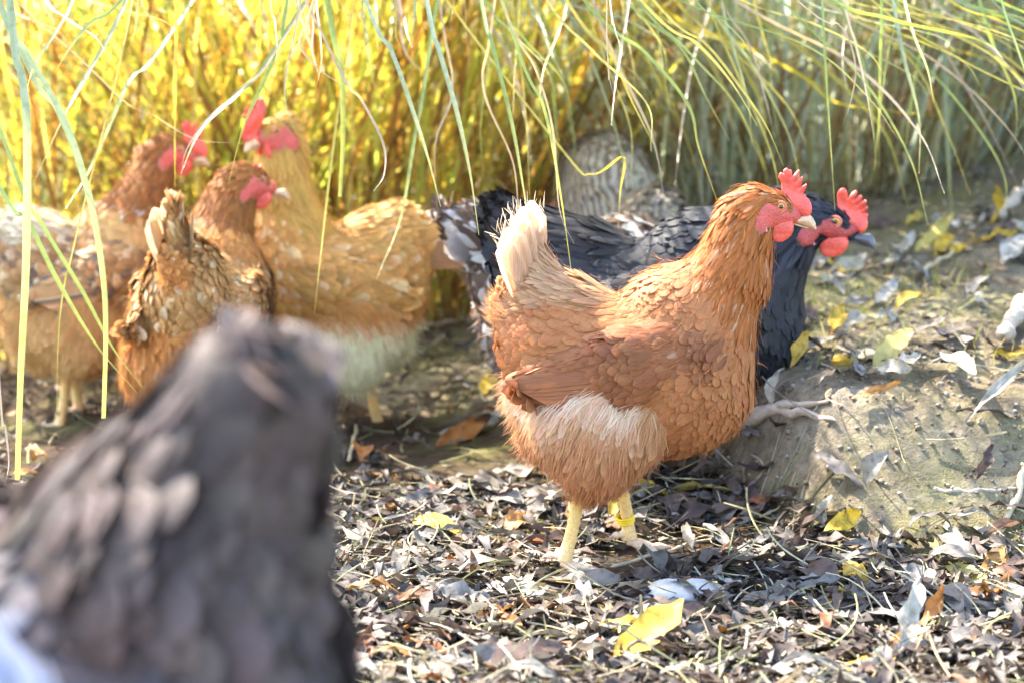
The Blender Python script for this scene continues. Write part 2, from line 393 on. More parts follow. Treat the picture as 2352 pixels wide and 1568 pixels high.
def hen(label, loc, yaw, scale=1.0, neck=None, head=None, pal=None, pitch=0.0, mat='feather', detail=1.0, tail=None, comb='comb',
        beak='beak', legs=None, band=False, z0=None, group='hens in the flock', fluffcol=None, down=True, fat=1.0, tail_n=9, headroll=0.0, spread=.3, tailcol=None, fan=.30, bigf=1.0, tlen=1.0, softn=.55, fuzz=0, tw=.036, faceclip=1.0, quills=True, fringe=0, allround=False, rump=False):
    root = bpy.data.objects.new('hen', None); COL.objects.link(root)
    root.empty_display_size = .1
    root.location = (loc[0], loc[1], float(H(loc[0], loc[1])) if z0 is None else z0); root.rotation_euler = (0, 0, yaw); root.scale = (scale,) * 3 if np.ndim(scale) == 0 else scale
    tag(root, label, 'hen', group)
    neck = neck or [(.108, 0, .258, .064), (.141, 0, .315, .043), (.152, 0, .352, .034), (.161, 0, .380, .027)]
    hc, hf = head or ((.168, 0, .389), (1, 0, -.06))
    tail = tail or [(-.072, 0, .268, .044), (-.080, 0, .305, .030), (-.082, 0, .335, .016)]
    cp_, sp_ = math.cos(pitch), math.sin(pitch); piv = A3(-.01, 0, .15)
    def pit(p):
        q = np.asarray(p, float) - piv
        return np.stack([q[..., 0] * cp_ + q[..., 2] * sp_, q[..., 1], -q[..., 0] * sp_ + q[..., 2] * cp_], -1) + piv
    def pv(v): v = np.asarray(v, float); return A3(v[0] * cp_ + v[2] * sp_, v[1], -v[0] * sp_ + v[2] * cp_)
    pr = []
    def add(a, b, ra, rb, ys, flow, reg, dopitch=True):
        if dopitch: a, b, flow = pit(a), pit(b), pv(flow)
        pr.append((A3(*a), A3(*b), ra, rb, ys, nrm(A3(*flow)), REG[reg]))
    f_ = fat
    add((-.052, 0, .230), (.005, 0, .199), .066, .085 * f_, .95, (-1, 0, -.05), 'body')
    add((.005, 0, .199), (.078, 0, .202), .085 * f_, .086, .93, (-1, 0, -.10), 'body')
    add((.081, 0, .192), (.088, 0, .245), .089, .080, .86, (-.45, 0, -1), 'breast')
    add((.055, 0, .168), (.0, 0, .16), .068, .066, .9, (-1, 0, -.35), 'breast')
    add((-.028, 0, .258), (-.065, 0, .272), .046, .045, .95, (-.9, 0, .15), 'saddle')
    tp = tail
    for a, b in zip(tp[:-1], tp[1:]):
        dv = np.array(b[:3]) - np.array(a[:3])
        add(a[:3], b[:3], a[3], b[3], .75, nrm(dv) + A3(-.25, 0, .1), 'saddle')
    add((-.078, 0, .235), (-.088, 0, .255), .042, .034, .9, (-.8, 0, .55), 'fluff')
    add((-.050, 0, .180), (-.046, 0, .152), .058, .052, 1.0, (-.65, 0, -.7), 'fluff')
    if rump:
        add((-.082, 0, .245), (-.078, 0, .170), .066, .070, 1.0, (-.7, 0, -.5), 'fluff')
    for s in (1, -1):
        add((-.012, .042 * s, .160), (-.010, .050 * s, .122), .052, .052, 1.0, (-.3, 0, -1), 'thigh')
        add((-.040, .044 * s, .150), (.020, .048 * s, .144), .045, .046, 1.0, (-.4, 0, -1), 'thigh')
        add((-.004, .045 * s, .134), (-.004, .042 * s, .116), .046, .027, 1.0, (-.1, 0, -1), 'thigh')
        add((.090, .056 * s, .228), (.022, .074 * s, .214), .042, .040, .50, (-1, 0, -.34), 'wing')
        add((.022, .074 * s, .214), (-.078, .066 * s, .196), .040, .018, .50, (-1, 0, -.20), 'wing')
    np_ = [A3(*pit(q[:3])) for q in neck]
    if head is not None and len(head) > 2 and head[2] == 'abs': hcw, hfw = A3(*hc), nrm(A3(*hf)); np_ = np_[:1] + [A3(*q[:3]) for q in neck[1:]]
    else: hcw, hfw = pit(hc), nrm(pv(hf))
    for i in range(len(neck) - 1):
        fl = np_[i] - np_[i + 1]; fl = nrm(fl) + (A3(-.25, 0, 0) if i == 0 else 0)
        add(np_[i], np_[i + 1], neck[i][3], neck[i + 1][3], .92, fl, 'neck', False)
    upv = A3(0, 0, 1); hr = nrm(np.cross(hfw, upv)); hu = np.cross(hr, hfw)
    if headroll: hr, hu = hr * math.cos(headroll) + hu * math.sin(headroll), hu * math.cos(headroll) - hr * math.sin(headroll)
    HM = np.stack([hfw, -hr, hu], 1)                               # head frame: forward, left, up
    def hl(f, y, u): return hcw + HM @ A3(f, y, u)
    add(np_[-1], hl(0, 0, 0), neck[-1][3], .0205, .85, -hfw + A3(0, 0, -.7), 'neck', False)
    add(hl(0, 0, .001), hl(.024, 0, -.004), .0215, .0180, .80, -hfw, 'head', False)
    add(hl(.024, 0, -.004), hl(.043, 0, -.010), .0172, .0095, .85, -hfw, 'head', False)
    # field
    pts = np.array([q for r in pr for q in (r[0], r[1])]); h = .0055 if detail >= 1 else .007
    lo = pts.min(0) - .10; hi = pts.max(0) + .10; lo[2] = max(lo[2], .03)
    ax = [np.arange(lo[d], hi[d], h) for d in range(3)]
    X = np.stack(np.meshgrid(*ax, indexing='ij'), -1).astype(np.float32)
    kk = .0045
    def dists(Pq):
        D = []
        for (a, b, ra, rb, ys, fl, rg) in pr:
            a = a.astype(Pq.dtype); ba = (b - a).astype(Pq.dtype); w = Pq - a
            t = np.clip((w @ ba) / max(ba @ ba, 1e-9), 0, 1)
            e = w - t[..., None] * ba
            dd = np.sqrt(e[..., 0] ** 2 + (e[..., 1] / ys) ** 2 + e[..., 2] ** 2)
            D.append(dd - (ra + (rb - ra) * t))
        return D
    acc = None
    for dd in dists(X):
        ex = np.exp(-np.clip(dd, -.2, .12) / kk); acc = ex if acc is None else acc + ex
    Fd = (-kk * np.log(acc)).astype(float)
    V, Q = surface_nets(Fd, lo, h)
    gr = np.stack(np.gradient(Fd, h), -1)
    gi = np.clip(((V - lo) / h).round().astype(int), 0, np.array(Fd.shape) - 1)
    NV = nrm(gr[gi[:, 0], gi[:, 1], gi[:, 2]])
    def headmask(Pq):
        q = (Pq - hcw) @ HM; f, u = q[:, 0], q[:, 2]
        e = (((f - .031) / .0245) ** 2 + ((u + .0065) / .0185) ** 2) / faceclip ** 2
        crest = (u > .010 - (f - .012) * .55) & (f < .042)          # the feathered cap stays above the eye
        return ((e < 1) & ~crest | (((f - .006) / .010) ** 2 + ((u + .016) / .013) ** 2 < 1)) & (np.linalg.norm(Pq - hcw, axis=1) < .07)
    hm = headmask(V)
    bc = np.array(pal['under']); C = np.tile(bc, (len(V), 1)); C[hm] = np.array(pal.get('face', (.64, .105, .075)))
    Vi = V - NV * np.where(hm, 0, .0035)[:, None]
    mb = MB(); mb.add(Vi, Q, C); body = obj('body', mb.mesh('hen_body', M['skin']), root)
    # plumage
    def flow(Pq):
        D = np.stack(dists(Pq), 1); w = np.exp(-(D - D.min(1, keepdims=True)) / .007)
        Fl = np.stack([r[5] for r in pr]); t = (w @ Fl) / w.sum(1, keepdims=True)
        return t, np.array([r[6] for r in pr])[D.argmin(1)]
    sp = np.array([SPACE[k] for k in range(8)]) / detail * bigf ** .7
    Pf, Nf = sample_mesh(V, Q, NV, None, lambda q: sp[flow(q)[1]], int(22000 * detail * detail))
    t, reg = flow(Pf); km = ~headmask(Pf) & (Pf[:, 2] > .06); Pf, Nf, t, reg = Pf[km], Nf[km], t[km], reg[km]
    t = t + rng.normal(0, .14, t.shape); t = nrm(t - Nf * (t * Nf).sum(1, keepdims=True))
    mbp = MB(); mbf = MB()
    for r in range(8):
        s = reg == r
        if not s.any(): continue
        K = s.sum(); Lr, Wr = FSIZE[0 if allround else r][0] * bigf, FSIZE[0 if allround else r][1] * bigf; j = rng.uniform(.8, 1.2, K)
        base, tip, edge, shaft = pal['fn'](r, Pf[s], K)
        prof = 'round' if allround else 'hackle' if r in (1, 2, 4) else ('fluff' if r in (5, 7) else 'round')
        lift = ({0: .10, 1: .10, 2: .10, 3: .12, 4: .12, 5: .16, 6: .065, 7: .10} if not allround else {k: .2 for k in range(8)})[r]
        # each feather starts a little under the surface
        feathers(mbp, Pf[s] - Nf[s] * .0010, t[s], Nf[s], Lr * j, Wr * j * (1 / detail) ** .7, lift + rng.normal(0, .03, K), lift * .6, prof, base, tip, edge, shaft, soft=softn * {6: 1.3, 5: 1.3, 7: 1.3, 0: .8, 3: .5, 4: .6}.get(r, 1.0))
    pl = obj('plumage', mbp.mesh('hen_plumage', M[mat]), root, 'stuff')
    # down: loose fibres over thighs, vent and belly
    if down:
        nf = int(30000 * detail * detail)
        f = rng.integers(0, len(Q), nf); Pd = V[Q[f, 0]] + rng.normal(0, .002, (nf, 3)); Nd = NV[Q[f, 0]]
        td, rd = flow(Pd); k = np.isin(rd, (5, 7)); Pd, Nd, td, rd = Pd[k], Nd[k], td[k], rd[k]
        td = nrm(td - Nd * (td * Nd).sum(1, keepdims=True) + Nd * rng.uniform(.12, .5, (len(Nd), 1)) + rng.normal(0, .16, td.shape)); K = len(Pd)
        tip = np.zeros((K, 3))
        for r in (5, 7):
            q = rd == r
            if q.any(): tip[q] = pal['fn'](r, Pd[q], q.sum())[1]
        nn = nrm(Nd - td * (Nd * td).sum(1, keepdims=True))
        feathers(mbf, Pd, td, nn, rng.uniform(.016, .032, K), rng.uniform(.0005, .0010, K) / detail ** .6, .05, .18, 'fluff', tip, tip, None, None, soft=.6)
        obj('down', mbf.mesh('hen_down', M['down']), root, 'stuff')
    if fuzz:                                                     # loose barbs that soften the edges of the body feathers
        mbz = MB(); f = rng.integers(0, len(Q), fuzz); Pz = V[Q[f, 0]] + NV[Q[f, 0]] * .0025 + rng.normal(0, .002, (fuzz, 3)); Nz = NV[Q[f, 0]]
        tz_, rz = flow(Pz); k = np.isin(rz, (0, 3, 4, 6, 1)) & ~headmask(Pz); Pz, Nz, tz_, rz = Pz[k], Nz[k], tz_[k], rz[k]
        tz_ = nrm(tz_ - Nz * (tz_ * Nz).sum(1, keepdims=True) + Nz * .10 + rng.normal(0, .22, tz_.shape)); cz = np.zeros((len(Pz), 3))
        for r in (0, 1, 3, 4, 6):
            q = rz == r
            if q.any(): cz[q] = pal['fn'](r, Pz[q], q.sum())[1]
        nz = nrm(Nz - tz_ * (Nz * tz_).sum(1, keepdims=True))
        feathers(mbz, Pz, tz_, nz, rng.uniform(.008, .018, len(Pz)), rng.uniform(.0006, .0012, len(Pz)), .03, .06, 'fluff', cz, cz * 1.08, None, None, soft=.8)
        obj('loose_barbs', mbz.mesh('loose_barbs', M['down']), root, 'stuff')
    # tail feathers, each its own part
    tb = pit(tail[-2][:3]) if len(tail) > 1 else pit(tail[0][:3]); tdv = nrm(pit(tail[-1][:3]) - pit(tail[-2][:3]))
    for k in range(tail_n):
        a = (k - (tail_n - 1) / 2) / ((tail_n - 1) / 2)
        sd_ = 1 if a >= 0 else -1
        d = nrm(tdv + A3(0, a * spread, 0) + pv((-fan * abs(a) + .06, 0, -.4 * fan * abs(a))))
        nn = nrm(A3(0, sd_ * 1.0, 0) + pv((.25, 0, .1))); nn = nrm(nn - d * (nn @ d))
        m2 = MB(); tc = tailcol or pal['tail']; jj = rng.uniform(.9, 1.08)
        p0 = tb + A3(0, a * .018 + sd_ * .004 * (k % 2), 0) - d * .020 + pv((-.016 * abs(a), 0, -.022 * abs(a)))
        feathers(m2, p0[None], d[None], nn[None], np.array([.112 * tlen * (1 - .12 * abs(a)) * rng.uniform(.9, 1.05)]), np.array([tw]), np.array([.10 + .06 * abs(a)]), np.array([.06]), 'long', np.array([tc[0]]) * jj, np.array([tc[1]]) * jj, None, np.array([tc[2]]))
        obj('tail_feather', m2.mesh('tail_feather', M['tail_feather'] if mat == 'feather' else M[mat]), root)
    if fringe:                                                    # frayed barbs along the tail
        mbg = MB(); a = rng.uniform(-1, 1, fringe); u = rng.uniform(.1, .95, fringe)
        d = nrm(tdv[None] + np.stack([a * 0, a * spread, a * 0], 1) + (np.abs(a) * -fan + .06)[:, None] * pv((1, 0, .4))[None] * np.array([1, 1, 1]))
        Pg = tb[None] + np.stack([a * 0, a * .018, a * 0], 1) + np.abs(a)[:, None] * pv((-.016, 0, -.022))[None] + d * (u * .085 * tlen)[:, None] + rng.normal(0, .006, (fringe, 3))
        dg_ = nrm(d + rng.normal(0, .28, (fringe, 3))); ng = nrm(np.cross(dg_, rng.normal(0, 1, (fringe, 3)))); tc = np.array(tailcol or pal['tail'])
        cg = tc[0][None] * (1 - u[:, None]) + tc[1][None] * u[:, None]
        feathers(mbg, Pg, dg_, ng, rng.uniform(.010, .022, fringe), rng.uniform(.0006, .0012, fringe), .05, .2, 'fluff', cg, cg, None, None)
        obj('tail_fringe', mbg.mesh('tail_fringe', M['tail_feather']), root, 'stuff')
    # wing quills, each its own part
    for s in (1, -1) if quills else ():
        for k in range(8):
            u = k / 7.
            st = pit((.035 - .030 * u, (.090 - .002 * u) * s, .190 - .014 * (1 - u) + .018 * u))
            en = pit((-.100 + .050 * (1 - u), (.074 + .010 * (1 - u)) * s, .184 - .010 * (1 - u) + .014 * u))
            d = nrm(en - st); nn = nrm(pv((0, s, .35))); nn = nrm(nn - d * (nn @ d))
            m2 = MB(); b0, t0, e0, s0 = pal['fn'](3, st[None], 1); b0 = b0 * 1.05; t0 = t0 * 1.05
            feathers(m2, (st + nn * .004 * u)[None], d[None], nn[None], np.array([np.linalg.norm(en - st) + .012]), np.array([.017]), np.array([.05]), np.array([.07]), 'long', b0 * .85, t0 * .95, t0 * 1.3, t0 * 1.35)
            obj('wing_feather', m2.mesh('wing_feather', M[mat]), root)
    # head parts
    def hmat(f, y, u, sc=(1, 1, 1), rx=0.0):
        R = Matrix((HM[0].tolist(), HM[1].tolist(), HM[2].tolist())).to_4x4()
        return Matrix.Translation(Vector(hl(f, y, u))) @ R @ Matrix.Rotation(rx, 4, 'X') @ Matrix.Diagonal((*sc, 1))
    cs = pal.get('comb_scale', 1.0)
    obj('comb', ME[comb], root, mw=hmat(0, 0, 0, (cs, 1, cs)))
    for s in (1, -1):
        obj('wattle', ME['wattle'], root, mw=hmat(0, .0085 * s, 0, (1, 1, 1)))
        obj('earlobe', ME['earlobe'], root, mw=hmat(0, .0212 * s, 0))
        e = obj('eye', ME['iris'], root, mw=hmat(.0266, .0140 * s, .001))
        lid = obj('eyelid', ME['eyelid'], e); lid.location = (0, .0013 * s, 0)
        pu = obj('pupil', ME['pupil'], e); pu.location = (.0002, .0032 * s, 0)
    bk = obj('beak', ME['beak'], root, mw=hmat(0, 0, 0))
    lm = obj('lower_mandible', ME['mandible'], bk)
    if beak != 'beak':
        for q in (bk, lm):
            q.material_slots[0].link = 'OBJECT'; q.material_slots[0].material = M[beak]
    # legs
    legs = legs or [((-.030, -.042, .100), (-.048, -.046, -.010), -.25), ((.008, .042, .100), (.030, .045, -.006), .15)]
    lc, lw = np.array(pal.get('leg', (.86, .50, .07))), np.array((.78, .53, .32))
    for li, (a, b, tz) in enumerate(legs):
        a, b = A3(*a), A3(*b); mbl = MB(); n = 26; s = np.linspace(0, 1, n)[:, None]
        P = a * (1 - s) + b * s; P[:, 0] += .004 * np.sin(s[:, 0] * 3.1)
        R = .0079 - .0008 * np.sin(s[:, 0] * 3.14) + .0016 * sst(.85, 1, s[:, 0]) + .0006 * np.sin(s[:, 0] * 75) + .002 * (1 - sst(0, .2, s[:, 0]))
        cc = lc * (1 - .55 * s) + lw * .55 * s
        tube(mbl, P, R, cc, 10)
        lg = obj('leg', mbl.mesh('hen_leg', M['scale']), root)
        for (ang, ln, r0) in ((-.62, .046, .0056), (.02, .058, .0060), (.66, .046, .0056), (math.pi + .15, .026, .0052)):
            mbt = MB(); n2 = 16; q = np.linspace(0, 1, n2)
            dx, dy = math.cos(ang + tz), math.sin(ang + tz)
            zz = b[2] - .002 + (.0 if ang < 2 else .006) - .013 * np.minimum(q * 2.2, 1) * (1 if ang < 2 else .2) + .004 * np.sin(q * 3.1)
            T = np.stack([b[0] + dx * ln * q, b[1] + dy * ln * q, zz], 1)
            rr = r0 * (1 - .45 * q) + .0007 * np.cos(q * 20); rr[-4:] = r0 * np.array([.42, .34, .2, .05])
            ct = np.tile(lw, (n2, 1)); ct[-4:] = (.35, .27, .2)
            tube(mbt, T, rr, ct, 8); obj('toe', mbt.mesh('toe', M['scale']), lg)
        if band and li == 1:
            dirz = Vector((a - b).tolist()).to_track_quat('Z', 'Y')
            bd = None
            for q in range(3):
                pz = b * (1 - .20 - .045 * q) + a * (.20 + .045 * q)
                bb = obj('leg_band' if q == 0 else 'band_coil', ME['band'], lg if bd is None else bd)
                if bd is None:
                    bb.matrix_basis = Matrix.Translation(Vector(pz.tolist())) @ (dirz @ Vector((0, 0, 1)).rotation_difference(Vector((.25, 0, 1)))).to_matrix().to_4x4(); bd = bb
                else: bb.location = (0, 0, .0030 * q)
    return root

# ------------------------------------------------------------------ palettes (linear base colours)
def jit(c, K, s=.10, hue=.03):
    c = np.tile(np.array(c, float), (K, 1)) if np.ndim(c) == 1 else np.array(c, float)
    return np.clip(c * rng.normal(1, s, (K, 1)) * rng.normal(1, hue, (K, 3)), .003, .92)
def mixc(a, b, w): return np.array(a)[None] * (1 - w[:, None]) + np.array(b)[None] * w[:, None]

def pal_red():
    def fn(r, P, K):
        x, y, z = P[:, 0], P[:, 1], P[:, 2]
        if r in (1, 2):
            b = jit((.36, .110, .022), K, .08); t = jit((.46, .155, .038), K, .10); sh = t * 1.25
            sp = rng.random(K) < .06; sh[sp] = jit((.80, .60, .40), sp.sum())
            return b * .95, t, None, sh
        if r == 4:
            w = sst(.25, .33, z) * .6
            b = jit(mixc((.29, .115, .038), (.56, .31, .15), w), K, .10); t = jit(mixc((.45, .21, .078), (.72, .48, .29), w), K, .12)
            return b, t, t * 1.12, t * 1.12
        if r == 3:
            b = jit((.24, .085, .033), K, .09); t = jit((.33, .122, .048), K, .10); sh = t * 1.15
            sp = rng.random(K) < .06; sh[sp] = jit((.66, .42, .25), sp.sum())
            return b, t, t * 1.10, sh
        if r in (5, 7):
            w = sst(.152, .176, z + .005 * np.sin(x * 70)) * (1 - sst(.188, .205, z)) * (1 - sst(.025, .055, x)) * sst(.015, .04, np.abs(y))  # sunlit patch under the wing, painted into the fluff colour
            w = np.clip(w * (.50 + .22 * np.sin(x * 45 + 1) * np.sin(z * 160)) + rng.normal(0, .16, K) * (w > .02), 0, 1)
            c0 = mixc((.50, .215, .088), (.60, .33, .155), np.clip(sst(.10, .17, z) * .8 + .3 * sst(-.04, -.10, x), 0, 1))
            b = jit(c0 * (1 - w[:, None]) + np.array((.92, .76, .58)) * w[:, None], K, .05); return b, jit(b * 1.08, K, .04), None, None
        b = jit((.46, .175, .060), K, .05); t = jit((.50, .198, .072), K, .06)
        return b * .95, t, t * 1.06, t * 1.05
    return dict(fn=fn, under=(.36, .15, .055), tail=((.50, .22, .08), (.84, .66, .45), (.86, .70, .50)))
def pal_black():
    def fn(r, P, K):
        if r in (1, 2): b = jit((.008, .009, .013), K, .3); t = jit((.024, .025, .034), K, .35)
        elif r == 3 or r == 0: b = jit((.009, .009, .010), K, .2); t = jit((.028, .027, .028), K, .25)
        elif r == 4: b = jit((.010, .009, .009), K, .2); t = jit((.032, .028, .026), K, .4)
        else: b = jit((.008, .008, .010), K, .2); t = jit((.022, .023, .027), K, .2)
        return b, t, t * 1.25, t * 1.1
    return dict(fn=fn, under=(.02, .02, .022), comb_scale=.9, face=(.42, .060, .050), leg=(.12, .11, .10), tail=((.012, .012, .013), (.03, .026, .025), (.03, .03, .03)))
def pal_buff():
    def fn(r, P, K):
        z = P[:, 2]
        if r in (1, 2): b = jit((.50, .25, .045), K, .09); t = jit((.70, .40, .095), K, .10); return b, t, None, t * 1.1
        if r in (5, 7):
            w = 1 - sst(.150, .175, z); b = jit(mixc((.60, .29, .085), (.95, .76, .47), w), K, .08); return b, jit(b * 1.15, K, .08), None, None
        b = jit((.46, .20, .045), K, .10); t = jit((.70, .37, .105), K, .10); sp = rng.random(K) < .12; t[sp] = jit((.82, .56, .27), sp.sum())
        return b, t, t * 1.12, t * 1.1
    return dict(fn=fn, under=(.5, .27, .1), tail=((.48, .23, .09), (.58, .30, .13), (.6, .35, .18)), comb_scale=1.12)
def pal_tan(pale=.5, grey=.3):
    def fn(r, P, K):
        x, z = P[:, 0], P[:, 2]
        if r in (1, 2):
            b = jit((.26, .090, .024), K, .12); t = jit((.42, .165, .048), K, .14); sp = rng.random(K) < .12 * (z < .32); t[sp] = jit((.82, .72, .58), sp.sum())
            return b * .85, t, None, t * 1.2
        if r in (0, 3):
            b = jit((.32, .16, .065), K, .15); t = jit((.52, .30, .13), K, .2); sp = rng.random(K) < pale * .4; t[sp] = jit((.80, .60, .36), sp.sum()); gsp = rng.random(K) < grey; t[gsp] = jit((.20, .16, .14), gsp.sum())
            return b, t, t * 1.15, t * 1.2
        if r == 4:
            b = jit((.56, .36, .20), K, .15); t = jit((.82, .70, .50), K, .12); return b, t, t, t
        b = jit((.54, .28, .085), K, .10); t = jit((.74, .45, .18), K, .10)
        return b, t, t * 1.08, t
    return dict(fn=fn, under=(.4, .22, .11), tail=((.5, .34, .2), (.82, .72, .54), (.8, .7, .55)), comb_scale=1.05)
def pal_rear():
    def fn(r, P, K):
        x, y, z = P[:, 0], P[:, 1], P[:, 2]
        if r in (1, 2):
            b = jit((.26, .085, .020), K, .12); t = jit((.42, .16, .042), K, .16); return b * .85, t, None, t * 1.25
        if r == 3:
            b = jit((.33, .17, .08), K, .15); t = jit((.50, .25, .09), K, .15); sp = rng.random(K) < .15; t[sp] = jit((.80, .58, .32), sp.sum()); return b, t, t * 1.15, t
        if r in (0, 4):
            b = jit((.40, .22, .10), K, .15); t = jit((.60, .33, .12), K, .15); sp = rng.random(K) < .12; t[sp] = jit((.80, .60, .34), sp.sum()); return b, t, t * 1.1, t
        b = jit((.46, .175, .045), K, .12); t = jit((.68, .31, .095), K, .12)
        return b, t, t * 1.08, t * 1.1
    return dict(fn=fn, under=(.42, .2, .09), tail=((.34, .22, .12), (.60, .42, .24), (.74, .58, .38)), comb_scale=.55)
def pal_mottled():
    def fn(r, P, K):
        b = jit((.12, .07, .045), K, .2); t = jit((.17, .10, .065), K, .25); sp = rng.random(K) < .45; t[sp] = jit((.66, .56, .48), sp.sum(), .15)
        return b, t, t * 1.1, t
    return dict(fn=fn, under=(.1, .06, .04), tail=((.16, .10, .07), (.62, .54, .48), (.4, .3, .25)))
def pal_barred():
    def fn(r, P, K):
        b = jit((.46, .38, .28), K, .1); t = jit((.54, .47, .37), K, .1); return b, t, None, None
    return dict(fn=fn, under=(.2, .17, .14), tail=((.5, .45, .4), (.6, .55, .5), (.6, .5, .5)))
def pal_grey():
    def fn(r, P, K):
        x = P[:, 0]
        if r in (1, 2): b = jit((.07, .06, .065), K, .2); t = jit((.13, .11, .13), K, .25); return b, t, None, t
        if r in (0, 3):
            w = sst(-.02, .05, x)
            b = jit(mixc((.020, .015, .014), (.07, .06, .052), w), K, .2); t = jit(mixc((.100, .080, .082), (.130, .112, .108), w), K, .22)
            sp = rng.random(K) < .10; t[sp] = jit((.09, .095, .14), sp.sum()); return b, t, t * 1.1, t
        b = jit((.020, .014, .012), K, .2); t = jit((.118, .086, .074), K, .25); return b, t, t * 1.1, t
    return dict(fn=fn, under=(.035, .027, .024), tail=((.045, .035, .03), (.11, .088, .08), (.08, .065, .06)))
def pal_white():
    def fn(r, P, K):
        b = jit((.42, .43, .50), K, .04); return b, b * 1.08, None, None
    return dict(fn=fn, under=(.42, .43, .50), tail=((.7, .7, .75), (.75, .75, .8), (.8, .8, .8)))


# ------------------------------------------------------------------ ground
def ground_mat():
    m, nt, p, out = base_mat('bare_earth'); L = nt.links.new
    tc = N(nt, 'ShaderNodeTexCoord')
    n1 = N(nt, 'ShaderNodeTexNoise', Scale=5.0, Detail=6.0, Roughness=.6); n2 = N(nt, 'ShaderNodeTexNoise', Scale=60.0, Detail=8.0, Roughness=.7); n3 = N(nt, 'ShaderNodeTexNoise', Scale=3.2, Detail=5.0, Roughness=.7)
    n4 = N(nt, 'ShaderNodeTexVoronoi', Scale=55.0)
    for n in (n1, n2, n3, n4): L(tc.outputs['Object'], n.inputs['Vector'])
    c = ramp(nt, n1.outputs[0], [(.3, (.16, .118, .072)), (.5, (.265, .210, .138)), (.7, (.345, .290, .21))])
    at_ = N(nt, 'ShaderNodeAttribute', attribute_name='Col')
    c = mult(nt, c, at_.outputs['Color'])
    c = mult(nt, c, ramp(nt, n2.outputs[0], [(.3, g(.45)), (.52, g(1.0)), (.75, g(1.35))]), .9)
    mx = N(nt, 'ShaderNodeMix', data_type='RGBA'); L(ramp(nt, n3.outputs[0], [(.48, g(0)), (.66, g(.75))]), mx.inputs[0]); L(c, mx.inputs[6]); mx.inputs[7].default_value = (.25, .24, .08, 1)
    L(mx.outputs[2], p.inputs['Base Color']); p.inputs['Roughness'].default_value = .95; p.inputs['Specular IOR Level'].default_value = .15
    b1 = N(nt, 'ShaderNodeBump', Strength=1.0, Distance=.022); L(n2.outputs[0], b1.inputs['Height'])
    b2 = N(nt, 'ShaderNodeBump', Strength=.6, Distance=.006); L(n4.outputs[0], b2.inputs['Height']); L(b1.outputs[0], b2.inputs['Normal']); L(b2.outputs[0], p.inputs['Normal'])
    return m
M['earth'] = ground_mat()
def axis(pts):
    o = []
    for (a, b, n) in pts: o.append(np.linspace(a, b, n, endpoint=False))
    return np.concatenate(o + [[pts[-1][1]]])
gx = axis([(-150, -20, 8), (-20, -3, 12), (-3, -1.2, 20), (-1.2, 1.2, 330), (1.2, 3, 20), (3, 20, 12), (20, 150, 8)])
gy = axis([(-30, 0, 8), (0, 1.8, 20), (1.8, 3.6, 250), (3.6, 5.5, 60), (5.5, 12, 24), (12, 40, 12), (40, 220, 10)])
GX, GY = np.meshgrid(gx, gy, indexing='ij'); GZ = H(GX, GY)
mb = MB(); i = np.arange(len(gx) - 1)[:, None] * len(gy); j = np.arange(len(gy) - 1)[None]
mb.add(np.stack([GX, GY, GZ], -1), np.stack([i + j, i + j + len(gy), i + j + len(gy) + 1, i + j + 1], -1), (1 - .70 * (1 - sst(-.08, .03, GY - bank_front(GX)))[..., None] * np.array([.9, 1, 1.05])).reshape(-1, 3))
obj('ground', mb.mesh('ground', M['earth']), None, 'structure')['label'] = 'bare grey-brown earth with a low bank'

# ------------------------------------------------------------------ tall grass clumps
M['blade'] = leaf_mat('grass_blade', .55, .27, .6, None, .35, (1.15, 1.05, .55))
M['blade_cool'] = leaf_mat('grass_blade_cool', .5, .5, .3, None, .35)
STRAW = [(.70, .54, .12), (.58, .55, .12), (.42, .50, .10), (.64, .40, .09), (.48, .56, .15), (.74, .64, .26), (.30, .17, .06), (.22, .13, .05), (.26, .23, .06), (.18, .12, .05)]
COOL = [(.54, .60, .38), (.62, .63, .38), (.46, .56, .42), (.68, .62, .36), (.50, .46, .26), (.70, .72, .56), (.58, .68, .60)]
def blade_path(root, dirn, L, th0, bend, n=12, curl=0.0):
    """starts at elevation th0 and bends over towards dirn"""
    s = np.linspace(0, 1, n); th = th0 - bend * s ** 2.0
    ds = L / (n - 1)
    a = dirn + curl * s
    dx = np.cos(th) * ds
    x = np.concatenate([[0], np.cumsum((dx * np.cos(a))[:-1])]); y = np.concatenate([[0], np.cumsum((dx * np.sin(a))[:-1])])
    z = np.concatenate([[0], np.cumsum((np.sin(th) * ds)[:-1])])
    return np.asarray(root)[None] + np.stack([x, y, z], 1)
def bcol(pal, n, tipdry=True):
    c = np.array(random.choice(pal)) * rng.uniform(.75, 1.2); s = np.linspace(0, 1, n)[:, None]
    dry = np.array((.52, .38, .20)); w = sst(.70, 1.0, s) * (.8 if tipdry else .2)
    return c * (1 - w) + dry * w
def wprof(n, w, cut=False):
    s = np.linspace(0, 1, n); return w * np.clip(np.minimum(.55 + s * 2, 1) * (1 - sst(.45, 1.0, s) * (.6 if cut else .93)), .06, 1)
